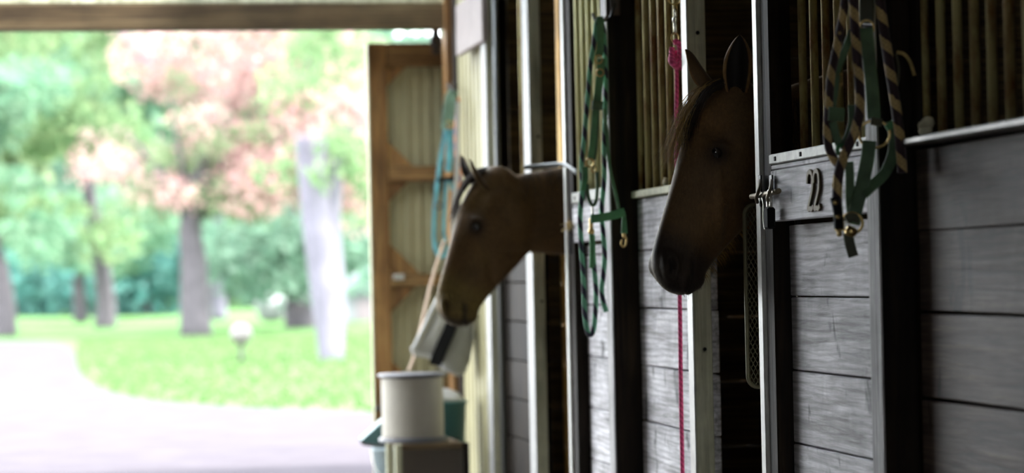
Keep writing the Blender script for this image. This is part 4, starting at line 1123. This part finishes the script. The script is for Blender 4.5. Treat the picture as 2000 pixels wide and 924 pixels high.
# --- middle hook, dark green halter and green lead rope
YM = yB0-0.06
hk = at_y(1170, 44, YM)
t = thing('halter_hook', hk, 'pale two pronged hook above the green and navy rope', 'hook')
tube('hook_prong', px(YM, (1158, 26), (1161, 36), (1168, 42), (1178, 40), (1186, 30)), 0.0055, M['galv'], t, 8)
tube('hook_stem', [at_y(1178, 41, YM), at_y(1192, 34, YM+.03), (1.868, YM+0.05, hk.z+0.07)], 0.005, M['iron'], t, 8, 4)
box('hook_plate', (1.85, YM+0.045, hk.z+0.03), (1.885, YM+0.058, hk.z+0.11), M['iron'], t, 0.002)
t = thing('lead_rope', hk, 'green and navy lead rope looped low in front of the third stall door', 'rope')
tube('rope', px(YM-.02, (1171, 34), (1165, 48), (1160, 85), (1153, 130), (1147, 200), (1141, 270), (1136, 320), (1137, 370), (1133, 425), (1136, 490), (1140, 550), (1142, 610), (1147, 646), (1154, 654), (1160, 640), (1163, 605), (1164, 565), (1161, 530), (1158, 495)), 0.0086, M['rope_green'], t, 10)
tube('rope', px(YM-.018, (1171, 34), (1177, 48), (1181, 90), (1183, 150), (1182, 220), (1180, 290), (1180, 350), (1175, 410), (1178, 455), (1181, 500), (1178, 540), (1175, 565), (1178, 588), (1184, 609)), 0.0086, M['rope_green'], t, 10)
tube('rope_whipping', px(YM-.022, (1156, 458), (1157, 478), (1157, 500), (1156, 524)), 0.0105, M['green_web2'], t, 10, 4)
snap_hook(t, at_y(1155, 458, YM-.022), at_y(1154, 402, YM-.022), 0.012, M['brass'])
t = thing('halter', hk, 'dark green nylon halter hanging among the green and navy rope', 'halter')
M['web_mid'] = web_mat('forest_webbing', (0.098, 0.273, 0.117))
NM = NC
strap('crown_strap', px(YM-.03, (1171, 32), (1173, 60), (1172, 95), (1169, 112)), 0.024, 0.006, NM, M['web_mid'], t)
ring('buckle', at_y(1169, 116, YM-.034), 0.014, 0.003, NM, M['brass'], t, 0.9)
strap('cheek_strap', px(YM-.03, (1175, 115), (1172, 150), (1167, 190), (1164, 214)), 0.026, 0.006, NM, M['web_mid'], t)
ring('buckle', at_y(1172, 142, YM-.036), 0.012, 0.003, NM, M['brass'], t)
strap('strap_keeper', px(YM-.034, (1156, 205), (1177, 207)), 0.030, 0.012, NM, M['green_web'], t, 3)
strap('side_strap', px(YM-.028, (1163, 214), (1160, 255), (1156, 292), (1154, 312)), 0.021, 0.007, NM, M['web_mid'], t)
strap('side_strap', px(YM-.022, (1168, 214), (1166, 255), (1163, 292), (1160, 312)), 0.012, 0.007, NM, M['green_web'], t)
ring('side_ring', at_y(1152, 318, YM-.03), 0.014, 0.0035, NM, M['brass'], t)
ring('side_ring', at_y(1160, 330, YM-.026), 0.013, 0.0035, (0.6, -0.7, 0), M['brass'], t)
strap('keeper', px(YM-.034, (1142, 326), (1142, 350), (1138, 372)), 0.020, 0.010, NM, M['green_web2'], t, 4)
tube('rolled_throat', px(YM-.03, (1146, 360), (1149, 384), (1154, 398), (1160, 400), (1165, 388), (1167, 360), (1166, 336)), 0.0062, M['green_web'], t, 8)
tube('link', px(YM-.03, (1157, 400), (1157, 424)), 0.0042, M['nickel'], t, 8, 3)
strap('nose_strap', px(YM-.034, (1154, 428), (1176, 425), (1200, 420), (1220, 414)), 0.029, 0.007, NM, M['green_web2'], t)
strap('throat_strap', px(YM-.026, (1180, 212), (1186, 270), (1190, 320), (1198, 360), (1206, 395), (1210, 418)), 0.011, 0.006, NM, M['web_mid'], t)
strap('throat_end', px(YM-.03, (1218, 412), (1219, 435), (1219, 456)), lambda q: 0.010+0.012*q, 0.008, NM, M['green_web2'], t, 4)
lathe('snap_barrel', [(0.004, 0), (0.006, 0.004), (0.006, 0.014), (0.003, 0.018)], at_y(1219, 455, YM-.03), M['brass'], t, 10, Vector((0, 0, -1)))
tube('snap', px(YM-.03, (1218, 458), (1223, 466), (1222, 478), (1217, 482), (1213, 477), (1215, 468)), 0.0032, M['brass'], t, 7)

# --- far teal halter on the end jamb
YF = 12.15
hk = at_y(884, 178, YF)
t = thing('halter_hook', hk, 'small hook on the end jamb above the teal halter', 'hook')
tube('hook_arm', [(1.874, 12.53, hk.z+0.05), (1.86, 12.40, hk.z+0.05), (hk.x+.01, YF+.05, hk.z+0.0), (hk.x, YF-.03, hk.z+0.005), (hk.x, YF-.05, hk.z+0.04)], 0.006, M['iron'], t, 8, 6)
t = thing('halter', hk, 'teal blue halter hanging on the end jamb before the sliding door', 'halter')
strap('crown_strap', px(YF, (884, 176), (881, 205), (876, 245)), 0.048, 0.008, NC, M['sage_web'], t)
strap('crown_strap', px(YF-.03, (874, 184), (870, 215), (866, 252)), 0.022, 0.008, NC, M['sage_web'], t)
ring('buckle', at_y(876, 244, YF-.02), 0.018, 0.004, NC, M['brass'], t)
strap('cheek_strap', px(YF, (872, 250), (864, 290), (858, 330), (852, 380), (848, 430), (848, 470), (853, 492), (861, 501), (869, 498), (874, 486)), 0.020, 0.008, NC, M['teal_web'], t)
strap('cheek_strap', px(YF-.02, (879, 252), (878, 300), (876, 335)), 0.032, 0.008, NC, M['teal_web'], t)
strap('nose_strap', px(YF-.03, (856, 352), (872, 350), (890, 349)), 0.020, 0.010, NC, M['black'], t)
strap('chin_strap', px(YF-.01, (873, 352), (870, 400), (868, 450), (873, 486)), 0.017, 0.008, NC, M['teal_web'], t)
strap('strap_end', px(YF-.02, (880, 352), (884, 372)), 0.020, 0.008, NC, M['teal_web'], t, 4)
strap('chin_keeper', px(YF-.02, (857, 476), (874, 478)), 0.018, 0.010, NC, M['teal_plastic'], t, 3)
ring('side_ring', at_y(856, 402, YF-.02), 0.016, 0.004, NC, M['iron'], t)
t = thing('lead_rope', hk+Vector((0.05, 0.02, 0)), 'orange and violet strap hanging behind the teal halter', 'strap')
M['rope_orange'] = rope_mat('orange_and_violet_rope', (0.22, 0.12, 0.20), (0.62, 0.24, 0.12), 14, 1)
tube('rope', px(YF+.06, (893, 190), (893, 230), (892, 270), (894, 310), (898, 345), (892, 385)), 0.013, M['rope_orange'], t, 10)

# ================================================================== LATCHES, GUARDS, ODD PIECES
YL = 6.80
t = thing('gate_latch', (1.86, YL+0.03, at_y(1490, 380, YL).z), 'rusty slide bolt latch across the edge of the numbered door', 'latch')
q = lambda x, y, X=1.845: at_x(x, y, X)
M['old_iron'] = rust_mat('old_brown_iron', (0.16, 0.13, 0.08), (0.08, 0.05, 0.02), 0.5, 0.45, 0.7)
tube('bolt', [q(1468, 384), q(1495, 379), q(1521, 373)], 0.0075, M['old_iron'], t, 10, 3)
for x in (1485, 1507):
    tube('staple', [q(x, 352, 1.864), q(x, 356, 1.852), q(x-3, 372, 1.832), q(x-8, 386, 1.832), q(x-6, 395, 1.846)], 0.005, M['old_iron'], t, 8, 5)
    p = q(x, 362, 1.862); box('staple_plate', (1.859, p.y-0.014, p.z-0.028), (1.8635, p.y+0.014, p.z+0.028), M['iron'], t, 0.002)
t = thing('padlock', q(1502, 420), 'black padlock hanging under the rusty slide bolt', 'padlock')
p0 = q(1503, 418, 1.845)
bx = box('lock_body', (p0.x-0.011, p0.y-0.022, p0.z-0.040), (p0.x+0.011, p0.y+0.022, p0.z+0.018), M['black'], t, 0.005)
tube('shackle', [p0+Vector((0, -0.014, 0.015)), p0+Vector((0, -0.015, 0.045)), p0+Vector((0, 0, 0.062)), p0+Vector((0, 0.015, 0.045)), p0+Vector((0, 0.014, 0.015))], 0.004, M['nickel'], t, 8, 5)
tube('retaining_wire', [q(1488, 385, 1.838), q(1491, 400, 1.838), q(1491, 430, 1.838), q(1494, 450, 1.838)], 0.0016, M['nickel'], t, 6)
lathe('eye_screw', [(0.003, 0), (0.009, 0.002), (0.009, 0.006), (0.003, 0.008)], q(1489, 398, 1.859), M['iron'], t, 12, Vector((-1, 0, 0)))
# swung-in mesh stall guard with rounded corner
YG = 6.93
gz0, gz1 = at_y(1470, 756, YG).z, at_y(1470, 400, YG).z
gx0, gx1 = at_y(1458, 600, YG).x, 2.02
t = thing('stall_guard', (gx0, YG, gz0), 'olive expanded mesh stall guard with rounded corner inside the near opening', 'gate')
rc = 0.028
corner = lambda cx, cz, a0, a1: [Vector((cx+rc*math.cos(a0+(a1-a0)*i/5), YG, cz+rc*math.sin(a0+(a1-a0)*i/5))) for i in range(6)]
loop = corner(gx0+rc, gz0+rc, PI, 1.5*PI)+corner(gx1-rc, gz0+rc, 1.5*PI, 2*PI)+corner(gx1-rc, gz1-rc, 0, .5*PI)+corner(gx0+rc, gz1-rc, .5*PI, PI)
tube('guard_frame', loop, 0.006, M['mesh_wire'], t, 8, 0, True)
bm = bmesh.new()
step, slope = 0.0125, 1.9
Hh, Ww = gz1-gz0, gx1-gx0
for sgn in (1, -1):
    k = -int(Ww*slope/step/slope)-2
    n0 = int((Hh/slope+Ww)/step)+2
    for i in range(n0):
        # line x = x0 + sgn*s, z = s*slope
        x0 = (i*step - Hh/slope) if sgn > 0 else i*step
        s0, s1 = 0.0, Hh/slope
        xs_, xe_ = x0+sgn*s0, x0+sgn*s1
        def clipx(x): return max(0.004, min(Ww-0.004, x))
        if max(xs_, xe_) < 0.004 or min(xs_, xe_) > Ww-0.004: continue
        a_ = clipx(xs_); b_ = clipx(xe_)
        za, zb_ = (a_-x0)*sgn*slope, (b_-x0)*sgn*slope
        pa, pb = Vector((gx0+a_, YG+sgn*0.0008, gz0+za)), Vector((gx0+b_, YG+sgn*0.0008, gz0+zb_))
        if (pb-pa).length < 0.01: continue
        add_tube(bm, [pa, pb], 0.0016, 4, False, False)
me = bm_done(bm); o = link('expanded_mesh', me, M['mesh_wire'], t); o['kind'] = 'stuff'
for z in (gz0+0.06, gz1-0.06):
    lathe('hinge', [(0.009, 0), (0.009, 0.05)], (gx1+0.002, YG, z-0.025), M['iron'], t, 10)

# grey swing bar over the far horse's neck
t = thing('swing_bar', at_x(1140, 350, 1.86), 'grey coated bracket bar curving out over the far horse\'s neck', 'bracket')
tube('bar', [at_y(1024, 327, 9.62), at_y(1060, 324, 9.58), at_y(1098, 321, 9.50), at_y(1112, 326, 9.44), at_y(1126, 336, 9.38), at_y(1136, 348, 9.34), at_x(1141, 368, 1.868)], 0.0095, M['rubber'], t, 10)
pb = at_x(1141, 370, 1.866); box('bracket_plate', (1.858, pb.y-0.02, pb.z-0.04), (1.8675, pb.y+0.02, pb.z+0.02), M['iron'], t, 0.002)
# straw tuft and black strap on the far door edge
p = at_x(1112, 440, 1.855)
t = thing('twine_knot', p, 'frayed straw twine knot tied on the far door edge', 'twine')
bm = bmesh.new(); r_ = random.Random(3)
for i in range(46):
    d = Vector((r_.gauss(0, .5), r_.gauss(0, 1), r_.gauss(0, .55))); d.normalize(); ln = r_.uniform(0.018, 0.050)
    add_tube(bm, [p-d*ln*0.3, p+d*ln*0.4+Vector((0, 0, r_.uniform(-.006, .006))), p+d*ln], 0.0011, 4, False, False)
link('frayed_ends', bm_done(bm), M['twine'], t)
tube('wrap', [p+Vector((0.006*math.cos(i), 0.010*math.sin(i), -0.012+i*0.0022)) for i in range(13)], 0.0028, M['twine'], t, 6, 3)
p = at_x(1113, 470, 1.858)
t = thing('strap_latch', p, 'black strap latch hanging below the twine knot', 'latch')
box('strap', (1.858, p.y-0.014, p.z-0.052), (1.8645, p.y+0.014, p.z+0.052), M['black'], t, 0.003)
lathe('stud', [(0.002, 0), (0.006, 0.001), (0.005, 0.004), (0.001, 0.005)], (1.858, p.y, p.z+0.03), M['iron'], t, 10, Vector((-1, 0, 0)))
# fluff caught on the rails
def fluff(p, s, label, seed, group=None):
    r_ = random.Random(seed); bm = bmesh.new()
    for i in range(7):
        res = bmesh.ops.create_icosphere(bm, subdivisions=2, radius=s*r_.uniform(0.28, 0.5))
        off = Vector((r_.uniform(-.2, .2), r_.uniform(-.45, .45), r_.uniform(0, .9)))*s
        for v in res['verts']: v.co = v.co*(1+0.22*math.sin(v.co.x*170+v.co.y*140+i)+0.2*math.cos(v.co.z*210+v.co.y*90))+Vector(p)+off+Vector((0, 0, s*0.3))
    o = link('hay_tuft', bm_done(bm, True), M['wool']); tag(o, label, 'hay tuft'); return o
p = at_x(1811, 243, 1.90); fluff((1.90, p.y, z4), 0.030, 'pale tuft caught on the rail of the dim near stall front', 3)
p = at_x(1301, 356, 1.93); fluff((1.932, p.y, zt1), 0.020, 'pale tuft on the rail behind the near horse\'s nose', 4)

# ================================================================== CLUTTER BY THE DOOR
YS = 11.6
cx = at_y(806, 800, YS).x
zt_c = at_y(806, 862, YS).z
xa, xb = at_y(772, 880, YS-0.17).x, at_y(917, 880, YS-0.17).x
t = thing('crate', ((xa+xb)/2, YS, 0), 'dark wire mesh crate under the white spool', 'crate')
for x in (xa, xb-0.03):
    for y in (YS-0.17, YS+0.15):
        box('corner_post', (x, y, 0), (x+0.03, y+0.025, zt_c-0.003), M['pale'] if x == xa else M['dark'], t, 0.002)
box('lid_board', (xa+0.031, YS-0.172, zt_c-0.028), (xb-0.031, YS+0.17, zt_c-0.001), M['beam'], t, 0.003)
box('base_board', (xa+0.031, YS-0.16, 0.004), (xb-0.031, YS+0.16, 0.03), M['beam'], t, 0.003)
bm = bmesh.new()
w_, h_ = xb-xa-0.06, zt_c-0.06
for sgn in (1, -1):
    n_ = int((w_+h_)/0.016)
    for i in range(n_):
        x0 = i*0.016-(h_ if sgn > 0 else 0); a_ = max(0, min(w_, x0)); b_ = max(0, min(w_, x0+sgn*h_))
        if abs(a_-b_) < 0.006: continue
        add_tube(bm, [Vector((xa+0.03+a_, YS-0.165, 0.03+(a_-x0)*sgn)), Vector((xa+0.03+b_, YS-0.165, 0.03+(b_-x0)*sgn))], 0.0022, 4, False, False)
o = link('wire_mesh', bm_done(bm), M['wire'], t); o['kind'] = 'stuff'
box('liner', (xa+0.032, YS-0.15, 0.03), (xb-0.032, YS-0.146, zt_c-0.03), M['dark'], t, 0)
# spool
t = thing('spool', (cx, YS, zt_c), 'large white spool of fence tape on the mesh crate', 'spool')
zs1 = at_y(806, 729, YS).z
r1 = 0.142
lathe('flange', [(0.155, 0), (0.157, 0.004), (0.157, 0.016), (0.150, 0.020), (0.05, 0.020)], (cx, YS, zt_c), M['flange'], t, 36)
lathe('flange', [(0.05, -0.018), (0.150, -0.018), (0.157, -0.014), (0.157, -0.003), (0.150, 0.0), (0.03, 0.001)], (cx, YS, zs1), M['flange'], t, 36)
prof = [(r1*0.4, 0.021)]; n_ = 34
for i in range(n_+1):
    zz = 0.022+(zs1-zt_c-0.042)*i/n_; prof += [(r1-0.0012, zz), (r1, zz+(zs1-zt_c-0.04)/n_*0.5)]
prof += [(r1*0.4, zs1-zt_c-0.019)]
lathe('tape_winding', prof, (cx, YS, zt_c), M['spool'], t, 40)
# teal bucket behind the spool
bx_, by_ = at_y(876, 820, 11.98).x, 11.98
t = thing('bucket', (bx_, by_, 0), 'dark teal bucket with white cloth inside, right of the spool', 'bucket')
zb_ = at_y(886, 782, by_).z; zbot = at_y(886, 868, by_).z-0.22
lathe('pail', [(0.075, 0.0), (0.085, 0.01), (0.105, zb_-0.012), (0.112, zb_-0.012), (0.112, zb_), (0.100, zb_), (0.098, zb_-0.03), (0.03, zb_-0.05)], (bx_-0.02, by_, 0), M['teal_plastic'], t, 28)
bm = bmesh.new(); r_ = random.Random(9); res = bmesh.ops.create_icosphere(bm, subdivisions=3, radius=1)
for v in bm.verts:
    k_ = 1+0.18*math.sin(4*v.co.x+1)*math.cos(5*v.co.y)+0.1*math.sin(9*v.co.z+3*v.co.x); v.co = Vector((v.co.x*0.088*k_+bx_-0.02, v.co.y*0.088*k_+by_, v.co.z*0.045*k_+zb_+0.006))
c_ = link('cloth', bm_done(bm, True), M['canvas']); tag(c_, 'crumpled white cloth heaped in the dark teal bucket', 'cloth')
# pale blue tub and teal scoop left of the spool
bx_ = at_y(757, 890, 11.95).x; by_ = 11.95
zz = at_y(757, 868, by_).z
t = thing('tub', (bx_, by_, 0), 'pale blue plastic tub below the teal scoop', 'tub')
lathe('body', [(0.075, 0), (0.082, 0.01), (0.10, zz-0.03), (0.108, zz-0.028), (0.108, zz-0.012), (0.098, zz-0.010), (0.09, zz-0.012)], (bx_+0.03, by_, 0), M['blue_plastic'], t, 26)
tube('bail', [(bx_+0.03-0.106, by_, zz-0.02), (bx_+0.03-0.09, by_-0.06, zz-0.12), (bx_+0.03, by_-0.115, zz-0.16), (bx_+0.03+0.09, by_-0.06, zz-0.12), (bx_+0.03+0.106, by_, zz-0.02)], 0.003, M['nickel'], t, 6)
p = [at_y(703, 858, by_), at_y(747, 818, by_), at_y(775, 820, by_), at_y(775, 869, by_), at_y(748, 870, by_), at_y(708, 866, by_)]
t = thing('feed_scoop', (bx_, by_, zz), 'teal feed scoop lying behind the white spool', 'scoop')
sc_ = prism('scoop_body', [v+Vector((0, -0.06, 0)) for v in p], (0, 0.12, 0), M['teal_plastic'], t)
bv = sc_.modifiers.new('round', 'BEVEL'); bv.width = 0.008; bv.segments = 2
strap('rim', [p[0]+Vector((0, -0.064, 0)), p[5]+Vector((0, -0.064, 0)), p[4]+Vector((0, -0.064, 0.001)), p[3]+Vector((0, -0.064, 0.001))], 0.012, 0.006, NC, M['flange'], t, 3)

# white canvas bag with black band, slung from the end of the wall
YC = 12.0
t = thing('canvas_bag', at_y(880, 500, YC), 'white canvas bag with a black band slung below the teal halter', 'bag')
def slab(name, outline, Y, depth, mat, puff=0.02):
    bm = bmesh.new(); pts = [at_y(x, y, Y) for x, y in outline]; c = sum(pts, Vector())/len(pts); lay = []
    for dy, s in ((-depth*0.5, 0.86), (-depth*0.42, 0.95), (-depth*0.2, 1.0), (depth*0.2, 1.0), (depth*0.42, 0.95), (depth*0.5, 0.86)):
        lay.append([bm.verts.new(c+(q_-c)*s+Vector((0, dy, 0))) for q_ in pts])
    n_ = len(pts)
    for A_, B_ in zip(lay, lay[1:]):
        for k_ in range(n_): bm.faces.new((A_[k_], A_[(k_+1) % n_], B_[(k_+1) % n_], B_[k_]))
    for L_, s in ((lay[0], -1), (lay[-1], 1)):
        cv_ = bm.verts.new(c+Vector((0, s*(depth*0.5+puff), 0)))
        for k_ in range(n_): bm.faces.new((L_[k_], L_[(k_+1) % n_], cv_))
    return link(name, bm_done(bm, True), mat, t)
slab('front_panel', [(886, 548), (872, 560), (852, 594), (832, 634), (814, 668), (806, 684), (812, 695), (836, 700), (850, 708), (868, 690), (884, 650), (900, 600)], YC, 0.09, M['canvas'])
slab('rear_panel', [(896, 600), (880, 660), (858, 706), (856, 716), (872, 726), (894, 735), (908, 728), (918, 700), (925, 655), (922, 610)], YC+0.02, 0.10, M['canvas_grey'])
strap('band', px(YC-0.068, (892, 604), (880, 640), (866, 672), (852, 706), (850, 714)), lambda q_: 0.058, 0.008, NC, M['black'], t)
tube('rolled_edge', px(YC-0.05, (876, 548), (852, 592), (830, 638), (812, 674), (806, 684)), 0.013, M['canvas'], t, 10)
tube('rolled_end', px(YC-0.05, (806, 676), (810, 690), (826, 694), (842, 698), (852, 712)), 0.011, M['canvas'], t, 10)
strap('sling', px(YC, (890, 556), (884, 480), (886, 400), (893, 330), (894, 200)), 0.020, 0.005, NC, M['canvas'], t)
tube('cord', px(YC+0.06, (868, 470), (852, 520), (838, 570), (822, 640), (808, 700), (798, 724)), 0.007, M['orange_cord'] if 'orange_cord' in M else plain('faded_peach_cord', (0.60, 0.46, 0.36), 0.8), t, 8)
